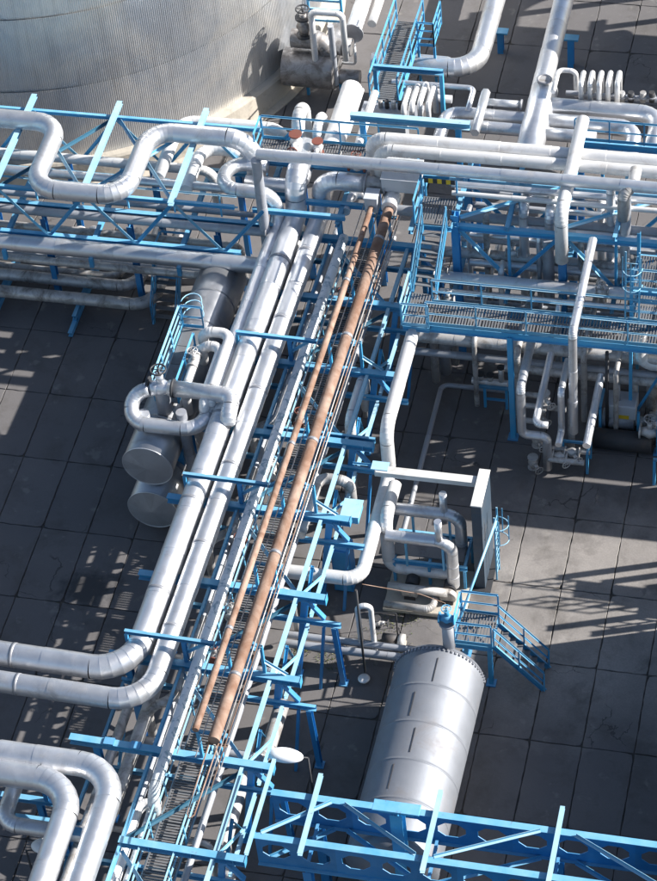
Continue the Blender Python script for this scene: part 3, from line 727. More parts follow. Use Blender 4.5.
pipe('highest long silver pipe crossing from the rack head to the right edge', T(257,154,8.75).x(1150).p, .235, MS, seam=2.4)
pipe('upper white pipe of the high pair behind the crossing pipe', T(720,167,8.0).x(371).z(6.3).p, .26, MSW, .6, seam=2.2)
pipe('lower white pipe of the high pair behind the crossing pipe', T(720,178,8.0).x(378).z(6.0).p, .235, MSW, .6, seam=2.2)
pipe('grey pipe threading the rack just above the yellow striped beam', T(398,210,6.5).x(1150).p, .2, MSG, seam=2.2)
pipe('slim pipe directly below the grey threaded pipe', T(520,228,6.4).x(1150).p, .13, MS, seam=2)
pipe('dull pipe on the lower level behind the walkway', T(432,250,4.75).x(1150).p, .2, MSD, seam=1.6)
pipe('fat silver pipe lying just behind the walkway railing', T(434,276,4.75).x(1150).p, .24, MS, seam=2.0, flange='a')
pipe('slim pipe deep inside the right rack, upper one of three', T(560,190,6.9).x(614).z(5.2).p, .13, MS, .4)
pipe('slim pipe deep inside the right rack, middle one of three', T(556,201,6.8).x(614).z(5.0).p, .14, MS, .4)
pipe('slim pipe deep inside the right rack, lowest of three', T(556,211,6.8).x(613).z(5.1).p, .12, MS, .4)
pipe('short dull pipe between rack posts below the slim trio', T(572,246,5.6).x(1150).p, .12, MSG, seam=2)
for i, (py, r, z) in enumerate(((182,.12,6.2),(190,.1,6.2),(203,.13,5.6),(238,.11,5.0))):
    pipe(('thin grey pipe in the rack shade, highest of four','thin grey pipe in the rack shade, second of four','thin grey pipe in the rack shade, third of four','thin grey pipe in the rack shade, lowest of four')[i], T(455,py,z).x(560).p, r, MSG, seam=2)
# lengthwise pipe over the high pair
pipe('white pipe laid across the high pair and dipping under the crossing pipe', T(583,120,8.35).y(214).z(6.0).p, .25, MSW, .5)
pipe('short white stub beside the dipping cross pipe', T(554,196,7.3).y(214).z(6.4).p, .2, MS, .4)
# upright in front of the rack
pipe('tall upright silver pipe with hooked top passing behind the walkway', T(560,196,7.3).x(527).y(208).zp(402).p, .19, MS, .45)
pipe('grey duct post standing inside the rack', T(548,240,6.4).zp(300).p, .22, MSG, sides=6)
pipe('left upright of the paired tall pipes by the cage ladder', T(612,182,8.5).d(0,-.3,0).zp(268).p, .17, MS, .3)
pipe('right upright of the paired tall pipes by the cage ladder', T(620,184,8.75).d(.25,-.2,0).zp(282).p, .2, MS, .3)
pipe('dirty pinkish elbow where the paired tall pipes meet the high pipe', T(636,170,8.75).y(186).d(-.3,-.3,-.2).d(0,0,-1.2).p, .22, MSD, .3)
pipe('bright bent pipe leaning out over the walkway and dropping straight down', T(593,240,7.2).y(333).zp(432).p, .16, MS, .25)

# ------------------------------------------------------------------ front walkway
wa = at(427,324,5.7); wb = V((30, wa.y, 5.7))
walkway('long blue walkway with open railings in front of the right rack', wa, wb, V((0,1.12,0)), sp=1.85, h=1.15, girder=.34)
wl = thing('walkway_column', 'single slender blue column under the long walkway', 'column', V((7.02,wa.y+.05,0)))
bar('shaft', V((7.02,wa.y+.05,.02)), V((7.02,wa.y+.05,5.42)), wl, MB, P_I(.2,.2), V((0,1,0))); box('base_plate', V((7.02,wa.y+.05,.02)), (.4,.4,.04), MBD, wl)
for x, l in ((12.6,'blue walkway column near the pump at the right edge'),):
    t = thing('walkway_column', l, 'column', V((x,wa.y+.05,0))); bar('shaft', V((x,wa.y+.05,.02)), V((x,wa.y+.05,5.42)), t, MB, P_I(.2,.2), V((0,1,0))); box('base_plate', V((x,wa.y+.05,.02)), (.4,.4,.04), MBD, t)
# middle stair and landing
walkway('blue landing at the foot of the middle stair', V((3.05,1.0,5.7)), V((4.05,1.0,5.7)), V((0,1.7,0)), rails='ac', rmat=MBL)
stairs('steel stair with grey treads descending beside the rusty pipes', V((3.2,4.65,7.35)), V((3.1,2.75,5.72)), V((.88,0,0)), 8, 'ab', MB, MDECK, MBL, 1.05)
walkway('upper landing with black and yellow edge at the stair head', V((2.9,4.7,7.4)), V((4.25,4.7,7.4)), V((0,1.5,0)), rails='c', rmat=MB)
hz = thing('hazard_board', 'black and yellow striped warning board above the stair', 'sign', V((3.6,6.25,7.7)))
for k in range(7):
    o_ = V((3.05+k*.17,6.23,8.2)); box('stripe', o_, (.168,.03,.2), MYEL if k % 2 else MDARK, hz, 0)
bar('post', V((3.0,6.26,7.4)), V((3.0,6.26,8.3)), hz, MB, P_L(.06), V((0,1,0))); bar('post', V((4.2,6.26,7.4)), V((4.2,6.26,8.3)), hz, MB, P_L(.06), V((0,1,0)))

# boxes where the brown pipes end
jb = at(397,182,6.9)
t = thing('junction_box', 'large grey junction box at the head of the thick rusty pipe', 'box', jb)
box('housing', jb+V((.12,.45,-.1)), (1.40,1.25,.62), MGREY, t, .03); box('lid', jb+V((.12,.45,.24)), (1.47,1.32,.05), MGREY, t, .01)
disc('collar', V((1.42,7.0,6.25)), V((0,1,0)), .31, .75, MSW, t, 20)
t = thing('junction_box', 'small grey junction box at the head of the thin rusty pipe', 'box', V((.72,7.4,6.2)))
box('housing', V((.70,6.95,6.25)), (.5,.6,.7), MGREY, t, .02); box('lid', V((.70,6.95,6.62)), (.55,.65,.05), MGREY, t, .01)
pipe('bulky dirty manifold leading to the large junction box', [rk(.15,7.7,6.45), rk(1.0,7.7,6.45)], .33, MSD, .5, seam=.3, flange='ab')
pipe('lower dirty elbow beside the bulky manifold', T(345,212,5.4).y(194).x(366).p, .2, MS, .4, seam=.5)
valve('red flanged valve on top of the bulky manifold', at(357,166,7.0), V((1,0,0)), .2, MSD, MRED)

# ================================================================== RIGHT SIDE OF THE LONG RACK
X, Y, Z = V((1,0,0)), V((0,1,0)), V((0,0,1))
pipe('thick white pipe stepping down along the right flank of the rack', T(417,318,5.25).y(430).z(2.95).y(580).x(272).p, .25, MSW, .6, seam=1.6)
pipe('capped white header beside the step in the flank pipe', T(395,484,3.3).y(520).z(.75).x(452).p, .24, MSW, .5, seam=1.2)
pipe('upper one of two hooked pipes bending down at the small skid', T(391,508,2.9).x(460).z(.9).p, .22, MS, .55, seam=.7)
pipe('lower one of two hooked pipes bending down at the small skid', T(386,535,2.9).x(451).z(.55).p, .22, MS, .55, seam=.7)
pipe('vent stub standing on the upper hooked pipe', T(444,513,2.95).z(4.0).p, .14, MS); pipe('vent stub standing on the lower hooked pipe', T(439,541,2.95).z(4.0).p, .14, MS)
pipe('grey return pipe low on the small skid', T(384,604,.45).x(432).y(590).p, .14, MSD, .3); pipe('second low grey cross pipe on the small skid', T(388,586,.7).x(448).p, .16, MSD)
sk = thing('pipe_skid', 'blue steel skid frame carrying the two hooked pipes', 'frame', at(425,575,0))
for y0 in (at(390,560,1.25).y, at(390,530,1.25).y):
    bar('frame_beam', V((3.9,y0,1.25)), V((6.7,y0,1.25)), sk, MB, P_C(.2,.1))
    for x in (4.0,5.3,6.6): bar('leg', V((x,y0,0)), V((x,y0,1.15)), sk, MB, P_C(.14,.1), Y)
for x in (4.0,5.3,6.6): bar('frame_beam', V((x,at(390,560,1.25).y+.06,1.25)), V((x,at(390,530,1.25).y-.06,1.25)), sk, MB, P_C(.16,.1))
for x in (4.55,5.9):
    yy = at(391,508,2.9).y; bar('pipe_post', V((x,yy,1.35)), V((x,yy,2.68)), sk, MBL, P_C(.1,.08), Y); yy = at(386,535,2.9).y; bar('pipe_post', V((x,yy,1.35)), V((x,yy,2.68)), sk, MBL, P_C(.1,.08), Y)
box('tray', V((5.2,-5.9,1.38)), (2.6,1.0,.05), MDECK, sk); box('plinth', V((5.3,-6.9,.1)), (3.0,2.2,.2), MCONC, sk, .03)
for i, (dx, l) in enumerate(((.1,'small pump lying left on the skid plinth'),(1.5,'small pump lying right on the skid plinth'))):
    t = thing('small_pump', l, 'pump', V((4.6+dx,-7.0,.2))); disc('motor', V((4.6+dx,-6.8,.55)), Y, .24, .7, MDARK, t); disc('casing', V((4.6+dx,-7.35,.5)), Y, .3, .22, MSD, t); box('foot', V((4.6+dx,-7.0,.27)), (.4,1.0,.14), MDARK, t)
# portal: tall narrow sheet column with a beam back to the rack
pn = thing('sheet_portal', 'tall narrow blue grey sheet column with a pale beam to the rack', 'portal', V((7.1,-5.5,0)))
box('column_casing', V((7.1,-5.55,2.25)), (.36,1.75,4.46), MPANEL, pn, .02); box('top_plate', V((7.1,-5.55,4.51)), (.40,1.80,.06), MBEAMW, pn, .01); box('base_plate', V((7.1,-5.55,.03)), (.8,2.1,.06), MDARK, pn)
bar('beam', V((3.2,-5.1,4.32)), V((6.87,-5.1,4.32)), pn, MBEAMW, P_B(.34,.22))
for zz in (1.5, 3.0): box('sheet_joint', V((7.1,-5.55,zz)), (.366,1.756,.012), MPANEL, pn)
ladder('pale blue cage ladder against the tall sheet column', V((7.62,-5.9,0)), V((7.62,-5.9,3.4)), V((0,.5,0)), X, True, MBL)
# hooked riser and low grey pipes
pipe('upper grey pipe of the low pair running to the big vessel', T(286,634,.95).x(420).p, .13, MSG); pipe('lower grey pipe of the low pair running to the big vessel', T(286,643,.9).x(432).p, .15, MSG)
pipe('white hooked riser pipe in front of the low grey pair', T(361,642,1.0).z(3.0).d(.45,.1,0).zp(654).x(442).p, .1, MSW, .22)
valve('small valve on the white hooked riser', at(377,622,1.9), Z, .13, MSD, MDARK, X)
pipe('thin black standpipe beside the white hooked riser', T(365,672,.4).zp(590).p, .045, MDARK)
dr = thing('drain_bowl', 'white drain bowl on the ground by the thin standpipe', 'bowl', at(364,679,0)); disc('rim', at(364,679,.14), Z, .2, 0, MSW, dr, 16, [(-.14,.1),(0,.2),(.04,.22),(.06,.14)]); disc('pit', at(364,679,.17), Z, .1, .05, MDARK, dr, 12)
pm = thing('black_pump', 'little black pump unit on the bare soil by the vessel', 'pump', at(390,642,0)); c = at(390,640,.3)
disc('motor', c, X, .24, .55, MDARK, pm); disc('volute', c+V((.42,0,0)), X, .28, .22, MSD, pm); box('base', c+V((.1,0,-.26)), (.9,.5,.08), MCONC, pm); bar('cable_post', c+V((.25,.2,-.2)), c+V((.25,.2,1.3)), pm, MDARK, P_B(.05,.05), Y); bar('cable_arm', c+V((.25,.2,1.3)), c+V((-.5,.2,1.2)), pm, MDARK, P_B(.04,.04))
cb = thing('blue_cabinet', 'deep blue cabinet standing under the flank of the rack', 'cabinet', at(345,590,0)); box('case', at(345,590,0)+V((0,.2,1.2)), (.7,.6,2.3), MBD, cb, .02); box('door', at(345,590,0)+V((0,-.115,1.2)), (.6,.03,2.1), MB, cb, .01); box('handle', at(345,590,0)+V((.2,-.14,1.2)), (.04,.03,.2), MDARK, cb)
cb = thing('pale_box', 'flat pale blue instrument box on the right rack stringer', 'box', at(352,512,3.6)); box('case', at(352,512,3.6), (.62,.8,.35), MBL, cb, .02); box('hood', at(352,512,3.6)+V((0,0,.2)), (.7,.88,.04), MBL, cb, .01)
# lamps seen from above
def lamp(label, c, pole_xy, L=1.25):
    t = thing('yard_lamp', label, 'lamp', V((pole_xy[0], pole_xy[1], 0)))
    vs = []; fs = []; n = 20; o = wloc(t)
    for k, (s, zz) in enumerate(((1.0,-.04),(1.0,0),(.82,.10),(.45,.15))):
        for j in range(n):
            a = 2*math.pi*j/n; vs.append(c-o+V((L/2*s*math.cos(a), .30*s*math.sin(a), zz)))
    for k in range(3):
        for j in range(n): fs.append((k*n+j, k*n+(j+1)%n, k*n+n+(j+1)%n, k*n+n+j))
    fs += [tuple(range(n-1,-1,-1)), tuple(range(3*n,4*n))]
    put('head', mesh('head', vs, fs, MLAMP, True), t)
    p = V((pole_xy[0], pole_xy[1], 0)); loft('pole', [p, V((p.x,p.y,c.z-.12))], [.05,.035], 8, MDARK, t); loft('arm', [V((p.x,p.y,c.z-.12)), c+V((0,0,-.06))], [.03]*2, 6, MDARK, t)
    return t
lc = at(285,755,3.2); lamp('white oval lamp head over the dark paving right of the rack', lc, (lc.x+.75, lc.y+.1))
lc = at(45,846,3.2); lamp('white oval lamp head below the bottom left pipes', lc, (lc.x-.6, lc.y-.2), .95)
cv = thing('cover_plate', 'flat pale blue cover plate at the third bent of the rack', 'plate', at(380,466,4.75)); box('plate', at(380,466,4.75), (.62,.42,.05), MBL, cv, .01); bar('arm', at(380,466,4.70)+V((-1.0,0,0)), at(380,466,4.70)+V((.2,0,0)), cv, MB, P_L(.07))

# ================================================================== BIG VESSEL
ev = drum('big silver horizontal vessel behind the perforated blue beams', V((6.68,-19.9,1.95)), V((6.76,-12.05,1.95)), 1.56, MVES, .55, 0, 'horizontal_vessel')
for i in range(34):
    a = math.pi*(i+.5)/34; p = V((6.76,-12.12,1.95))+V((1.585*math.cos(a),0,1.585*math.sin(a))); box('stud', p, (.05,.1,.05), MBAND, ev, 0)
for i, (a, y) in enumerate(((.06,-13.0),(-.10,-14.5),(.0,-16.0),(-.14,-17.5),(-.02,-19.0))):
    ca = math.pi/2-a*2; c = V((6.75,y,1.95))+V((1.572*math.cos(ca+.05),0,1.572*math.sin(ca+.05))); b_ = box('lap_joint', c, (.03,1.0,.02), MDARK, ev)
pipe('short nozzle on the back crown of the big vessel', T(449,648,3.3).zp(622).p, .2, MSG, flange='b')
valve('blue handwheel valve above the back of the big vessel', T(449,648,3.3).zp(620).p[-1]+V((0,.0,.1)), X, .17, MB, MB)
# blue stair platform beside the vessel
pf = V((7.05,-10.7,2.2))
walkway('small blue platform with railings behind the big vessel', pf, pf+V((1.3,0,0)), V((0,1.35,0)), rails='abc', rmat=MB, h=1.1, sp=1.3)
pt = thing('platform_legs', 'pair of blue legs under the small vessel platform', 'support', pf)
for x, y in ((8.25,-10.62),(7.15,-9.45)): bar('leg', V((x,y,0)), V((x,y,1.9)), pt, MB, P_I(.16,.16), Y); box('foot', V((x,y,.03)), (.34,.34,.05), MBD, pt)
bar('tie', V((7.15,-9.45,1.85)), V((8.25,-10.62,1.85)), pt, MB, P_L(.08))
stairs('blue railed stair going down from the vessel platform to the paving', V((8.42,-10.68,2.15)), V((10.15,-10.68,.05)), V((0,1.0,0)), 7, 'ab', MB, MDECK, MB, 1.0)
pipe('slanting pale blue strut from the vessel platform up to the sheet column', [V((7.0,-10.0,2.2)), V((7.75,-6.2,3.6))], .05, MBL, name='strut', cat='strut')

# ================================================================== PERFORATED BEAM BRIDGE
def castellated(root, p0, p1, h, cell, mat):
    o = wloc(root); d = (p1-p0).normalized(); L = (p1-p0).length; k = round(L/cell); c = L/k; t = .012
    hw, hh, ch = c*.35, h*.245, c*.19
    oct_ = [(-hw,-hh+.22),(-hw+ch,-hh),(hw-ch,-hh),(hw,-hh+.22),(hw,hh-.22),(hw-ch,hh),(-hw+ch,hh),(-hw,hh-.22)]
    out = [(-c/2,-h/2+.12),(-c/4,-h/2),(c/4,-h/2),(c/2,-h/2+.12),(c/2,h/2-.12),(c/4,h/2),(-c/4,h/2),(-c/2,h/2-.12)]
    cor = [(-c/2,-h/2),(c/2,-h/2),(c/2,h/2),(-c/2,h/2)]
    vs = []
    for s in (-t, t):
        for a, b in oct_+out+cor: vs.append(V((a, s, b)))
    fs = []; M_ = 20
    for s in (0, 1):
        b = s*M_
        for i in range(8):
            j = (i+1) % 8; f = (b+i, b+j, b+8+j, b+8+i); fs.append(f if s else f[::-1])
        for tri in ((16,9,8),(17,11,10),(18,13,12),(19,15,14)): fs.append(tuple(b+x for x in tri))
    for i in range(8): j = (i+1) % 8; fs.append((i, j, j+M_, i+M_))
    me = mesh('web_panel', vs, fs, mat); ang = math.atan2(d.y, d.x)
    for i in range(k):
        q = put('web_panel', me, root, p0-o+d*(c*(i+.5))); q.rotation_euler = (0,0,ang)
        if i: bar('stiffener', p0+d*(c*i)-Z*(h/2-.02), p0+d*(c*i)+Z*(h/2-.02), root, mat, P_B(.16,.012), Y)
    for s in (-1, 1): prism('flange', P_B(.24,.03), p0+Z*s*(h/2+.015), p1+Z*s*(h/2+.015), MB, root)
br = thing('beam_bridge', 'blue bridge of two perforated beams crossing the bottom right corner', 'bridge', V((8,-20.7,0)))
zt = 5.0; bh = 1.45
castellated(br, V((2.75,-21.5,zt-bh/2-.03)), V((18.3,-21.5,zt-bh/2-.03)), bh, 1.3, MBD)
castellated(br, V((2.9,-19.8,zt-bh/2-.03)), V((18.45,-19.8,zt-bh/2-.03)), bh, 1.3, MBD)
bar('end_beam', V((2.68,-22.3,zt+.06)), V((2.72,-18.6,zt+.06)), br, MBL, P_C(.11,.12))
for x in (4.35, 8.25, 12.15, 16.05): bar('cross_beam', V((x,-22.05,zt+.09)), V((x,-18.95,zt+.09)), br, MBL, P_C(.14,.15))
zz = [(2.95,-21.4),(4.9,-19.9),(5.3,-19.9),(7.9,-21.4),(8.5,-21.4),(11.6,-19.9),(12.7,-19.9),(15.7,-21.4)]
for a, b in zip(zz[0::2], zz[1::2]):
    bar('plan_brace', V((*a,zt+.05)), V((*b,zt+.05)), br, MBL, P_L(.10)); bar('plan_brace', V((*a,zt-bh)), V((*b,zt-bh)), br, MB, P_L(.12))
for x in (4.35, 12.15):
    for y in (-21.5, -19.8): bar('pier', V((x,y,0)), V((x,y,zt-bh-.08)), br, MBD, P_I(.3,.28), Y)
for x in (4.35,8.25,12.15): bar('cross_tie', V((x,-21.4,zt-bh+.1)), V((x,-19.9,zt-bh+.1)), br, MBD, P_C(.14,.1))
tp = thing('tee_post', 'blue tee headed post standing between the perforated beams', 'post', V((7.15,-20.35,0)))
bar('shaft', V((7.15,-20.35,0)), V((7.15,-20.35,5.72)), tp, MB, P_I(.42,.4), Y); box('head_plate', V((7.15,-20.35,5.88)), (1.5,.42,.06), MB, tp, .01); box('head_beam', V((7.15,-20.35,5.78)), (1.1,.3,.13), MB, tp, .01)

# ================================================================== BOTTOM LEFT PIPES
pipe('upper of two fat silver pipes curving down at the bottom left corner', T(-40,747,5.2).x(118).y(960).p, .42, MS, 1.3, seam=1.6)
pipe('lower of two fat silver pipes curving down at the bottom left corner', T(-40,767,5.2).x(76).y(960).p, .42, MS, 1.3, seam=1.6)
pipe('mid sized silver pipe with a tight bend inside the bottom left pair', T(20,772,3.9).y(823).x(95).p, .27, MS, .55, seam=1.4)
pipe('slim silver pipe ending in a hook at the bottom left of the rack', T(160,806,3.6).x(139).y(960).p, .2, MSW, .35, seam=1.4)
for i, (px, py) in enumerate(((22,798),(50,822))):
    t = thing('stub_beam', ('blue stub beam end under the tight bend at bottom left','blue stub beam end above the bottom left lamp')[i], 'support', at(px,py,3.0)); p = at(px,py,3.1)
    bar('beam', p+V((-1.2,0,0)), p+V((1.2,0,0)), t, MB, P_I(.2,.2)); bar('post', V((p.x+.6,p.y,0)), p+V((.6,0,-.1)), t, MBD, P_I(.2,.2), Y); bar('upper_post', p+V((.9,0,.1)), V((p.x+.9,p.y,4.7)), t, MBD, P_I(.16,.16), Y)

# ================================================================== UNDER THE RIGHT WALKWAY
pipe('dark pipe just under the long walkway', T(414,336,3.4).x(1150).p, .22, MSD, seam=1.6); pipe('slim dark pipe lower under the long walkway', T(414,351,2.6).x(1150).p, .15, MSG, seam=1.8)
pipe('bright slim pipe running low towards the pump', T(556,353,3.0).x(1150).p, .11, MS, seam=2); pipe('stained pipe crossing behind the four crooked droppers', T(505,367,2.4).x(1150).p, .19, MSD, seam=1.4)
pipe('thin grey pipe lying on the paving and turning towards the skid', T(505,391,.35).x(442).y(545).p, .1, MSG, .3, seam=2.5)
hd = T(472,380,1.3).x(508).p
pipe('short white header with three stubs on a blue table', hd, .13, MSW, seam=.6)
tb = thing('pipe_table', 'small blue table frame under the white header', 'frame', V((hd[0].x+.8,hd[0].y,0)))
for x in (.5, 1.35):
    bar('leg', V((hd[0].x+x,hd[0].y-.1,0)), V((hd[0].x+x,hd[0].y-.1,1.1)), tb, MB, P_L(.1), Y)
bar('top', V((hd[0].x+.3,hd[0].y-.1,1.13)), V((hd[0].x+1.5,hd[0].y-.1,1.13)), tb, MB, P_C(.08,.2)); bar('tie', V((hd[0].x+.5,hd[0].y-.1,.45)), V((hd[0].x+1.35,hd[0].y-.1,.45)), tb, MB, P_L(.08))
for i, (s, l, h_) in enumerate(((.35,'left dark stub on the white header',.28),(.72,'middle dark stub on the white header',.28),(1.15,'right tall dark stub on the white header',.75))):
    t = thing('stub_nozzle', l, 'nozzle', hd[0]+V((s,0,.1))); c = hd[0]+V((s,0,.1+h_/2)); disc('neck', c, Z, .11, h_, MSD, t, 12); disc('cap', c+V((0,0,h_/2)), Z, .15, .06, MDARK, t, 12)
pipe('first crooked dropper from the left under the walkway', T(531,343,4.4).y(388).zp(434).x(547).zp(468).p, .17, MS, .25); pipe('second crooked dropper from the left under the walkway', T(551,354,3.6).y(424).x(548).p, .14, MS, .25)
pipe('third crooked dropper from the left under the walkway', T(568,360,4.2).y(392).zp(430).y(445).p, .13, MS, .22); pipe('fourth slanting dropper, nearest the pump', T(601,376,3.2).y(446).p, .15, MS, .3); pipe('straight dropper behind the crooked ones', T(571,400,3.0).zp(462).p, .13, MSD)
for i, (px, py, z, l) in enumerate(((545,398,2.6,'dirty valve highest in the stack beside the droppers'),(541,415,2.0,'dirty valve second in the stack beside the droppers'),(537,440,1.3,'dirty valve third in the stack beside the droppers'),(533,462,.6,'dirty valve at the foot of the stack beside the droppers'),(572,452,.9,'dirty valve between the two crooked dropper feet'),(560,456,.8,'dirty valve left of the blue foot frame'))):
    valve(l, at(px,py,z), Z if i < 4 else X, .17, MSD, MSD, V((.6,-.8,0)), group='stack of dirty valves')
for i, (py, px0, px1, l) in enumerate(((394,522,545,'upper short rung pipe linking the droppers'),(405,522,566,'middle short rung pipe linking the droppers'),(420,522,548,'lower short rung pipe linking the droppers'),(448,548,590,'upper foot pipe on the blue frame'),(459,548,584,'lower foot pipe on the blue frame'))):
    pipe(l, T(px0,py,2.2 if i < 3 else .8).x(px1).p, .11, MSD, seam=.5)
ff = thing('foot_frame', 'blue foot frame holding the dropper feet', 'frame', at(575,470,0)); c = at(575,468,0)
for x, y in ((-.5,.3),(.5,-.2),(.5,.6)): bar('leg', c+V((x,y,0)), c+V((x,y,1.1)), ff, MB, P_L(.1), Y)
bar('rail', c+V((-.7,.3,1.12)), c+V((.6,.3,1.12)), ff, MB, P_C(.1,.08)); bar('rail', c+V((.5,-.2,1.12)), c+V((.5,.6,1.12)), ff, MB, P_C(.1,.08))
# pump set
pb = at(620,437,0); t = thing('pump_set', 'pump set with grey hood and yellow plate under the walkway', 'pump', pb)
box('hood', pb+V((0,.5,1.25)), (1.15,.85,.7), MGREY, t, .04); box('name_plate', pb+V((.05,.06,1.05)), (.55,.02,.18), MYEL, t); disc('motor', pb+V((-.1,.35,.62)), X, .38, 1.2, MSG, t); disc('coupling', pb+V((.75,.35,.62)), X, .2, .5, MSD, t)
disc('pump_casing', pb+V((1.25,.35,.62)), X, .42, .4, MSD, t); box('baseplate', pb+V((.4,.3,.12)), (3.0,1.1,.22), MDARK, t, .02); disc('cooler_drum', pb+V((.2,-.55,.42)), X, .4, 2.2, MDARK, t)
for x in (-.75,.7): bar('guard_post', pb+V((x,-.05,.2)), pb+V((x,-.05,1.5)), t, MB, P_C(.12,.1), Y)
bar('guard_rail', pb+V((-.75,.9,1.6)), pb+V((-.75,-.05,1.6)), t, MB, P_C(.1,.1))
pipe('dark dropper pipe beside the grey pump hood', T(607,352,4.5).zp(430).p, .07, MDARK); 
pipe('stained riser on the right of the pump set', T(652,372,2.6).zp(440).p, .2, MSD); pipe('inner stained riser behind the pump set', T(634,372,2.5).zp(415).p, .17, MSD); pipe('short hanging pipe above the pump hood', T(618,385,2.4).zp(402).p, .09, MSG)
valve('silver valve at the foot of the right hand pump riser', at(650,432,1.0), X, .24, MSD, MSD); 
bp_ = thing('bollard_frame', 'blue upright frame at the right picture edge below the pump', 'frame', at(654,485,0)); c = at(654,484,0)
bar('post', c, c+V((0,0,1.3)), bp_, MB, P_C(.14,.1), Y); bar('post', c+V((.8,0,0)), c+V((.8,0,1.3)), bp_, MB, P_C(.14,.1), Y); bar('rail', c+V((-.05,0,1.35)), c+V((.85,0,1.35)), bp_, MB, P_C(.1,.1))
# tower with ladder at the right edge
tw = thing('access_tower', 'blue access tower with two grey decks at the right edge', 'tower', V((12.1,3.0,0)))
for x in (11.35, 12.9):
    for y in (2.3, 4.2): bar('post', V((x,y,0)), V((x,y,8.4)), tw, MB, P_L(.12), Y)
for z in (5.75, 7.35):
    deck(tw, V((11.4,2.4,z)), V((12.85,2.4,z)), V((0,1.7,0)), .75, grate=True)
    for y in (2.3,4.2): bar('deck_beam', V((11.35,y,z-.14)), V((12.9,y,z-.14)), tw, MB, P_C(.18,.08))
    for x in (11.35,12.9): bar('deck_beam', V((x,2.3,z-.14)), V((x,4.2,z-.14)), tw, MB, P_C(.18,.08)); 
    rail(tw, V((11.4,2.28,z)), V((12.9,2.28,z)), 1.0, 1.4, MBL); rail(tw, V((12.92,2.3,z)), V((12.92,4.2,z)), 1.0, 1.8, MBL)
bar('face_brace', V((11.35,2.3,4.2)), V((12.9,2.3,5.5)), tw, MB, P_L(.09)); bar('face_brace', V((11.35,2.3,.4)), V((12.9,2.3,4.2)), tw, MB, P_L(.09))
ladder('pale blue cage ladder on the access tower beside the paired uprights', V((11.15,2.15,5.75)), V((11.15,2.15,9.3)), V((.5,0,0)), V((0,-1,0)), True, MBL)
pipe('fat white elbow below the tower turning off to the right', T(640,318,5.5).zp(362).x(725).p, .28, MSW, .6, seam=.9)

# ================================================================== RACK HEAD AND BEHIND
wk = at(258,151,7.0)
walkway('blue railed walkway behind the high crossing pipe at the rack head', V((-4.3,8.7,6.45)), V((2.0,8.7,6.45)), V((0,1.1,0)), rails='bc', rmat=MB, sp=1.7, h=1.15)
pipe('very fat white pipe coming from behind and passing under the head walkway', T(352,88,6.0).y(156).p, .42, MSW, seam=1.6)
pipe('arched white pipe with a rusty flange left of the very fat one', T(300,146,5.4).z(6.7).y(104).z(4.0).p, .27, MSW, .55)
pipe('second arched white pipe with a rusty flange', T(318,150,5.4).z(6.4).y(112).z(4.2).p, .18, MSW, .45)
pipe('slim white pipe right of the very fat one, nearer pipe', T(375,93,6.0).y(148).p, .16, MSW); pipe('slim white pipe right of the very fat one, farther pipe', T(361,90,6.0).y(135).p, .14, MSW)
valve('rusty red flanged valve under the left arched pipe', at(296,141,7.0), Z, .22, MSW, MRED, V((0,-1,0))); valve('rusty red flanged valve under the second arched pipe', at(318,147,6.9), Z, .19, MSW, MRED, V((0,-1,0)))
pipe('grey pipe bulging left beneath the high crossing pipe', T(246,182,6.0).x(300).y(160).p, .28, MS, .5)
gl = thing('pipe_girder', 'pale blue girder lying level behind the head walkway', 'girder', V((2,11.5,7.2))); p = T(350,116,7.1).x(470).p; bar('beam', p[0], p[1], gl, MBL, P_I(.3,.26))
for f in (.1,.9): q_ = p[0].lerp(p[1], f); bar('column', V((q_.x,q_.y,0)), q_-V((0,0,.15)), gl, MB, P_I(.22,.2), Y)
po = thing('portal_frame', 'bright blue goal post frame beyond the girder', 'frame', at(408,110,0)); a, b = T(373,67,4.2).x(443).p
bar('lintel', a, b, po, MB, P_C(.24,.16)); bar('leg', V((a.x+.08,a.y,0)), a+V((.08,0,-.12)), po, MB, P_C(.2,.16), Y); bar('leg', V((b.x-.08,b.y,0)), b+V((-.08,0,-.12)), po, MB, P_C(.2,.16), Y)
for i, (px, py) in enumerate(((436,84),(428,82),(420,84),(412,86))):
    pipe(('white hoop pipe beside the goal post frame, first from it','white hoop pipe beside the goal post frame, second from it','white hoop pipe beside the goal post frame, third from it','white hoop pipe beside the goal post frame, fourth from it')[i], T(px,py+28,2.0).zp(py).y(py+22).zp(py+40).p, .12, MSW, .25, group='white hoop pipes by the goal post frame')
bx = thing('manifold_deck', 'grey manifold slab with small pots between girder and hoops', 'manifold', at(395,112,0)); c = at(392,112,2.6); box('slab', c, (2.6,.9,.25), MSG, bx, .03); box('pedestal', V((c.x,c.y,1.2)), (1.2,.6,2.4), MSG, bx, .02)
for i in range(5): disc('pot', c+V((-.5+i*.28,.1,.3)), Z, .1, .4, MDARK if i % 2 else MSD, bx, 10)
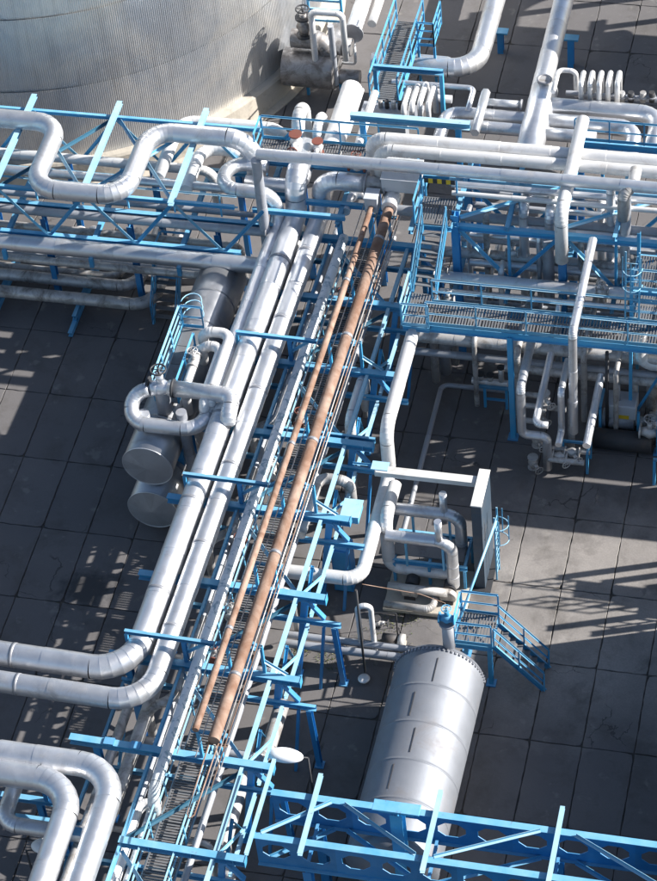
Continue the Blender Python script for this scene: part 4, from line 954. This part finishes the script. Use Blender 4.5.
# catwalk beyond
cw0, cw1 = at(371,100,2.6), at(388,20,2.6)
walkway('blue catwalk with tall side rails climbing away behind the rack head', V((cw0.x,cw0.y,2.6)), V((cw0.x+.05,cw1.y,2.6)), V((1.15,0,0)), rails='ab', rmat=MB, h=1.25, sp=1.3)
rl = thing('guard_rail', 'short blue guard rail at the far end of the catwalk', 'railing', at(400,47,0)); rail(rl, V((cw0.x+1.3,at(405,45,2.6).y,2.6)), V((cw0.x+2.0,at(405,45,2.6).y,2.6)), 1.25, .7, MB, mid=2); rail(rl, V((cw0.x+2.0,at(405,45,2.6).y,2.6)), V((cw0.x+2.0,at(405,45,2.6).y+1.6,2.6)), 1.25, .8, MB, mid=2)
for x_ in (1.3,2.0): bar('leg', V((cw0.x+x_,at(405,45,2.6).y,0)), V((cw0.x+x_,at(405,45,2.6).y,2.6)), rl, MB, P_L(.1), Y)
# valve station at the tank foot
pipe('fattest scorched pipe leaving the tank foot', T(285,66,1.6).x(336).p, .85, MSC, seam=.5); pipe('scorched upper pipe with an elbow at the tank foot', T(292,38,3.0).x(326).zp(84).p, .42, MSC, .6, seam=.5)
pipe('pale hoop pipe over the tank valve station', T(318,84,1.0).zp(12).x(342).zp(60).p, .14, MSW, .25); pipe('grey downpipe twinned with the scorched elbow', T(336,84,1.0).zp(26).p, .14, MSG)
pipe('sooty bend right of the scorched elbow', T(338,30,2.6).y(46).x(352).p, .4, MSC, .5, seam=.5); pipe('thin pale U pipe under the silver bend', T(354,44,2.2).zp(64).x(342).p, .07, MSW, .15)
pipe('white barrel pipe with a dark open end near the catwalk', T(365,-4,2.6).y(34).p, .34, MSW, seam=.8, flange='b'); pipe('white pipe behind the catwalk at the top edge', T(383,-10,2.2).y(24).p, .2, MSW)
valve('handwheel valve on the scorched pipe by the tank', at(304,26,4.0), Z, .3, MSC, MDARK); pipe('short dirty drum lying under the valve station', T(335,76,1.1).x(360).p, .33, MSC, seam=.3)
sf = thing('step_frame', 'pale blue step frame behind the tank valve station', 'frame', at(325,12,0)); c = at(325,10,2.6)
for x in (-.75,.75): bar('post', V((c.x+x,c.y,0)), c+V((x,0,1.2)), sf, MB, P_L(.1), Y)
for z in (-.6,0,.5,1.1): bar('rung', c+V((-.75,0,z)), c+V((.75,0,z)), sf, MBL, P_C(.12,.06))
sp_ = thing('valve_stand', 'blue stand legs under the tank valve station', 'support', at(325,100,0)); c = at(325,100,0)
for x in (-.8,.7): bar('leg', c+V((x,.3,0)), c+V((x,.3,.9)), sp_, MB, P_C(.14,.12), Y)
bar('head', c+V((-.9,.3,.93)), c+V((.8,.3,.93)), sp_, MB, P_C(.1,.1))
# pipes at the top right
pipe('big silver pipe curving in from the top edge and turning left', T(507,-40,1.6).y(70).x(372).p, .42, MS, 1.2, seam=1.4)
pipe('big silver straight pipe from the top edge with a round hatch', T(574,-40,2.6).y(150).p, .42, MS, seam=1.6)
hb = thing('hatch_joint', 'wide box joint with round hatch on the straight pipe', 'joint', at(539,112,2.6)); p = T(546,86,2.6).y(156).p; loft('sleeve', [p[0], p[0]+(p[1]-p[0])*.06, p[1]], [.42,.56,.56], 20, MS, hb); disc('hatch', p[0]+V((0,-.35,.58)), Z, .3, .12, MSD, hb, 18); ring('hatch_rim', p[0]+V((0,-.35,.64)), Z, .28, .05, MBAND, hb)
for i, (px, py, l) in enumerate(((501,44,'blue post under the curved pipe at the top'),(571,58,'blue post under the straight pipe at the top'))):
    t = thing('pipe_post', l, 'support', at(px,py+8,0)); c = at(px,py+8,0); bar('shaft', c, c+V((0,0,1.5 if i else 1.1)), t, MBD, P_I(.3,.26), Y); box('shoe', c+V((0,0,1.55 if i else 1.15)), (.7,.4,.08), MB, t)
pipe('upper of two silver bends right of the round hatch', T(552,106,2.6).x(660).y(150).p, .36, MS, .9); pipe('lower of two silver bends right of the round hatch', T(549,121,2.6).x(636).y(160).p, .33, MS, .8)
pipe('short silver pipe low right of the straight pipe', T(546,134,2.6).x(596).p, .28, MS)
pipe('silver pipe running left from the round hatch with an elbow', T(530,119,2.4).x(447).y(150).p, .28, MS, .6); pipe('second silver pipe running left below the elbow pipe', T(528,131,2.4).x(455).p, .27, MS); pipe('short open stub pipe with a dark end left of the hatch', T(486,102,2.8).x(522).p, .16, MS, flange='b')
pipe('plank like slanting duct left of the open stub', T(486,92,3.2).y(133).p, .2, MS, sides=6); pipe('slim pipe hooking left behind the goal post frame', T(392,82,2.6).x(474).y(112).p, .12, MS, .25); pipe('grey slim pipe hooking round at the bend of the curved pipe', T(380,55,1.6).x(452).y(72).p, .16, MS, .3)
pipe('long grey pipe under the catwalk, farther one', T(395,86,1.0).x(440).p, .2, MSG); pipe('long grey pipe under the catwalk, nearer one', T(395,95,1.0).x(452).p, .18, MSG)
for i in range(5):
    px = 581+i*9; 
    pipe(('hoop pipe leftmost in the row of five','hoop pipe second in the row of five','hoop pipe middle in the row of five','hoop pipe fourth in the row of five','hoop pipe rightmost in the row of five')[i], T(px,103+(2 if i == 2 else 0),2.6).zp(84).y(72).zp(92).p, .11, MSW, .1, group='row of five hoop pipes')
pipe('slim header with dark fittings behind the five hoops', T(566,93,2.4).x(1150).p, .12, MSG); pipe('thin hook pipe from the straight pipe to the hoops', T(553,92,3.4).y(70).x(576).zp(96).p, .11, MSW, .25)
for i, px in enumerate((622,631,643,652)):
    t = thing('header_fitting', ('dark fitting on the slim header, first after the hoops','dark fitting on the slim header, second after the hoops','dark fitting on the slim header, third after the hoops','dark fitting on the slim header, last one')[i], 'fitting', at(px,99,2.6)); c = at(px,97,2.6); disc('body', c, Z, .13, .5, MDARK if i % 2 else MSD, t, 10); disc('flange', c, Z, .18, .08, MBAND, t, 10)
wr = thing('guard_rail', 'blue guard rail standing over the two silver bends', 'railing', at(600,130,4.5)); a, b = T(575,140,4.6).x(1150).p; rail(wr, a, b, 1.1, 1.4, MB); bar('girder', a-V((0,0,.2)), b-V((0,0,.2)), wr, MB, P_C(.3,.1))
for f in (.05,.5,.95): q_ = a.lerp(b, f); bar('leg', V((q_.x,q_.y,0)), q_-V((0,0,.3)), wr, MB, P_L(.12), Y)

# ================================================================== UNSEEN CASTERS ADDED BEYOND THE PICTURE EDGE (they shade the yard)
bd = thing('shade_building', 'unseen low flat roofed building added to shade the yard from the right', 'building', V((21.5,-19,0)))  # added for the lower right shade; walls and windows are invented
box('wall', V((21.5,-19.2,2.75)), (9,26,5.5), MBUILD, bd, .02); box('roof', V((21.5,-19.2,5.6)), (9.5,26.5,.2), MSG, bd, .02)
for k in range(7): w_ = box('window', V((16.985,-30+k*3.6,3.2)), (.06,1.8,1.5), MDARK, bd); box('sill', V((16.93,-30+k*3.6,2.38)), (.12,2.0,.08), MCONC, w_)
for k in range(7): w_ = box('window', V((18+k*1.2,-6.19,3.2)), (.8,.06,1.5), MDARK, bd)
sp2 = thing('shadow_platform', 'unseen railed steel platform added to cast the railing shadow at right', 'platform', V((19.9,-3.8,0)))  # added so that its rails throw a lattice shadow on the paving
for x in (18.3, 19.9, 21.5):
    for y in (-5.0, -2.6): bar('column', V((x,y,0)), V((x,y,5.2)), sp2, MBD, P_I(.22,.22), Y)
deck(sp2, V((18.3,-5.0,3.3)), V((21.5,-5.0,3.3)), V((0,.8,0)), .8); deck(sp2, V((19.0,-3.4,5.2)), V((21.5,-3.4,5.2)), V((0,.8,0)), .8)
for y in (-5.05,-4.2): rail(sp2, V((18.3,y,3.3)), V((21.5,y,3.3)), 1.1, .9, MBL)
for y in (-3.45,-2.6): rail(sp2, V((18.3,y,5.2)), V((21.5,y,5.2)), 1.1, .9, MBL)
for x in (19.0,20.2): disc('pot', V((x,-3.8,2.2)), Z, .35, 3.0, MS, sp2)
nr = thing('pipe_rack', 'unseen broad pipe rack added to shade the ground at top right', 'pipe rack', V((20,21,0)))  # added with its solid deck to darken the ground at top right
for x in (11.5, 17.0, 21.5, 26):
    for y in (23.4, 30.0): bar('column', V((x,y,0)), V((x,y,6.6)), nr, MBD, P_I(.3,.28), Y)
    bar('cross_beam', V((x,23.0,6.4)), V((x,30.6,6.4)), nr, MB, P_I(.3,.26))
for i, (y, r) in enumerate(((23.7,.45),(24.6,.3),(25.3,.3),(26.1,.4),(28.4,.45),(29.6,.5))):
    pipe(('first','second','third','fourth','fifth','sixth')[i]+' silver pipe of the added shading rack beyond the top picture edge, counted from the yard', [V((12.4+.6*(i%3),y,6.6+r)), V((30,y,6.6+r))], r, MS, seam=2.4)
deck(nr, V((11.0,24.0,6.58)), V((29,24.0,6.58)), V((0,4.9,0)), 1.5)
pipe('silver expansion loop rising above the added rack beyond the top edge', [V((16.6,29.0,5.4)), V((16.6,29.0,8.9)), V((16.6,33.2,8.9)), V((16.6,33.2,5.4))], .5, MS, 1.6)

# ================================================================== WEEDS AND GRIT
def weeds(label, spots, n):
    vs = []; fs = []
    for _ in range(n):
        c, R_ = random.choice(spots); a = random.uniform(0, 6.28); q_ = c+V((math.cos(a), math.sin(a), 0))*R_*random.random()**.6
        h = random.uniform(.02,.09); t = random.uniform(0,6.28); l = V((math.cos(t), math.sin(t), 0)); b = len(vs); w_ = l.cross(Z)*random.uniform(.008,.02)
        vs += [q_-w_, q_+w_, q_+l*h*.6+w_*.5+Z*h*.8, q_+l*h*1.1+Z*h]; fs.append((b,b+1,b+2,b+3))
    o = put('weeds', mesh('weeds', vs, fs, MWEED)); return tag(o, label, 'weeds', kind='stuff')
weeds('low green weeds sprouting from the soil by the vessel and joints', [(at(445,602,0),.5),(at(432,598,0),.4),(at(400,615,0),.7),(at(458,606,0),.4),(at(410,660,0),.5),(at(330,660,0),.5),(at(300,650,0),.4),(at(420,602,0),1.0),(at(380,640,0),1.2)], 1400)
# hose and thin lines
hp = [at(362,584,2.9), at(385,588,2.2), at(420,594,1.6), at(445,603,1.0), at(448,622,.9)]
tag(loft('hose', [hp[0].lerp(hp[1], k/4) for k in range(4)]+[hp[1].lerp(hp[2], k/4) for k in range(4)]+[hp[2].lerp(hp[3], k/3) for k in range(3)]+[hp[3], hp[4]], [.013]*13, 6, MRUST, None), 'thin tan hose slung from the rack to the vessel valve', 'hose')

# ------------------------------------------------------------------ low pipes in the shade of the racks
low = ((3.4,.16,2.9,MSD),(3.9,.22,2.2,MSG),(4.4,.14,3.2,MSD),(5.6,.18,2.6,MSG),(6.2,.13,3.3,MSD),(6.8,.2,1.9,MSG),(7.3,.15,2.9,MSD),(8.3,.18,2.3,MSG))
wd = ('first','second','third','fourth','fifth','sixth','seventh','eighth')
for i, (y, r, z, m) in enumerate(low):
    pipe(wd[i]+' low shaded pipe under the right rack, counted from the walkway', [V((3.6+.3*(i % 3),y,.4)), V((3.6+.3*(i % 3),y,z)), V((29,y,z))], r, m, r*2.6, group='low shaded pipes under the right rack')
for i, (y, r, z, m) in enumerate(((5.9,.16,2.4,MSD),(6.7,.2,1.7,MSG),(7.6,.15,2.6,MSD),(8.6,.22,1.5,MSG))):
    pipe(wd[i]+' low shaded pipe under the left truss, counted from its front', [V((-20,y,z)), V((-4.3-.4*i,y,z)), V((-4.3-.4*i,y,.2))], r, m, r*2.6, group='low shaded pipes under the left truss')
for i, (x, y0, y1, z, r) in enumerate(((5.4,2.4,8.2,3.75,.1),(7.1,2.0,8.0,3.7,.13),(9.6,2.2,7.6,3.8,.12),(10.9,1.6,8.4,3.7,.1))):
    pipe(wd[i]+' lengthwise link pipe under the right rack, counted from the stair', [V((x,y0,.3)), V((x,y0,z)), V((x,y1,z)), V((x,y1,1.0))], r, MSD, r*2.5, group='link pipes under the right rack')
for i in range(7):
    y = YB[i+1]+1.3
    pipe(wd[i]+' short cross pipe inside the long rack, counted from the far end', [rk(-2.9+.3*(i % 2),y,2.0), rk(-2.9+.3*(i % 2),y,3.0), rk(1.3+.4*(i % 3),y,3.0), rk(1.3+.4*(i % 3),y,.6)], .10+.03*(i % 3), (MSD, MS, MSG)[i % 3], .3, group='short cross pipes inside the long rack')
for i, (px, py, z) in enumerate(((343,300,3.7),(312,352,3.8),(300,420,3.7),(272,470,3.8),(240,545,3.7),(232,612,3.8),(215,655,3.7))):
    valve(wd[i]+' grimy valve on the lower tier of the long rack, counted from the far end', at(px,py,z), V((0,1,0)), .17, MSD, MSD if i % 2 else MRED, group='lower tier valves of the long rack')

for i, (px, py, z, r, m) in enumerate(((452,184,7.65,.13,MS),(452,193,7.62,.10,MSW),(470,234,5.5,.12,MS),(470,262,4.65,.15,MS),(560,268,4.7,.13,MS),(440,290,4.6,.09,MS))):
    pipe(wd[i]+' extra bright pipe in the right rack, counted from the top', T(px,py,z).x(1150).p, r, m, seam=2.2, group='extra bright pipes in the right rack')
for i, (px, py, z, py1, r) in enumerate(((470,206,6.5,300,.10),(488,212,6.6,306,.13),(503,262,4.9,340,.12),(541,228,6.4,318,.11),(583,232,6.2,330,.12),(603,200,7.0,312,.14),(560,300,4.4,372,.12))):
    pipe(wd[i]+' upright drop pipe in the right rack, counted from the stair', T(px,py,z).d(0,-.5,0).zp(py1).p, r, (MS, MSD, MSW)[i % 3], .25, group='upright drop pipes in the right rack')
for i, (px, py, z) in enumerate(((442,270,5.0),(448,300,5.0),(512,253,5.2),(588,268,5.1),(602,292,4.9),(636,262,5.0))):
    valve(wd[i]+' small weathered valve on the right rack pipes, counted from the stair', at(px,py,z), X, .15, MSD, MSD, group='small valves on the right rack')
for bi, y in enumerate(YB):
    box('end_plate', rk(2.99,y,ZU), (.02,.30,.31), MB, rack)
    for x in (-.2, 1.2, 2.6): box('web_stiffener', rk(x,y,ZU), (.015,.24,.23), MB, rack)
    for x in (p1x, p2x): box('pipe_shoe', rk(x,y,ZU+.17), (.34,.28,.07), MBD, rack)
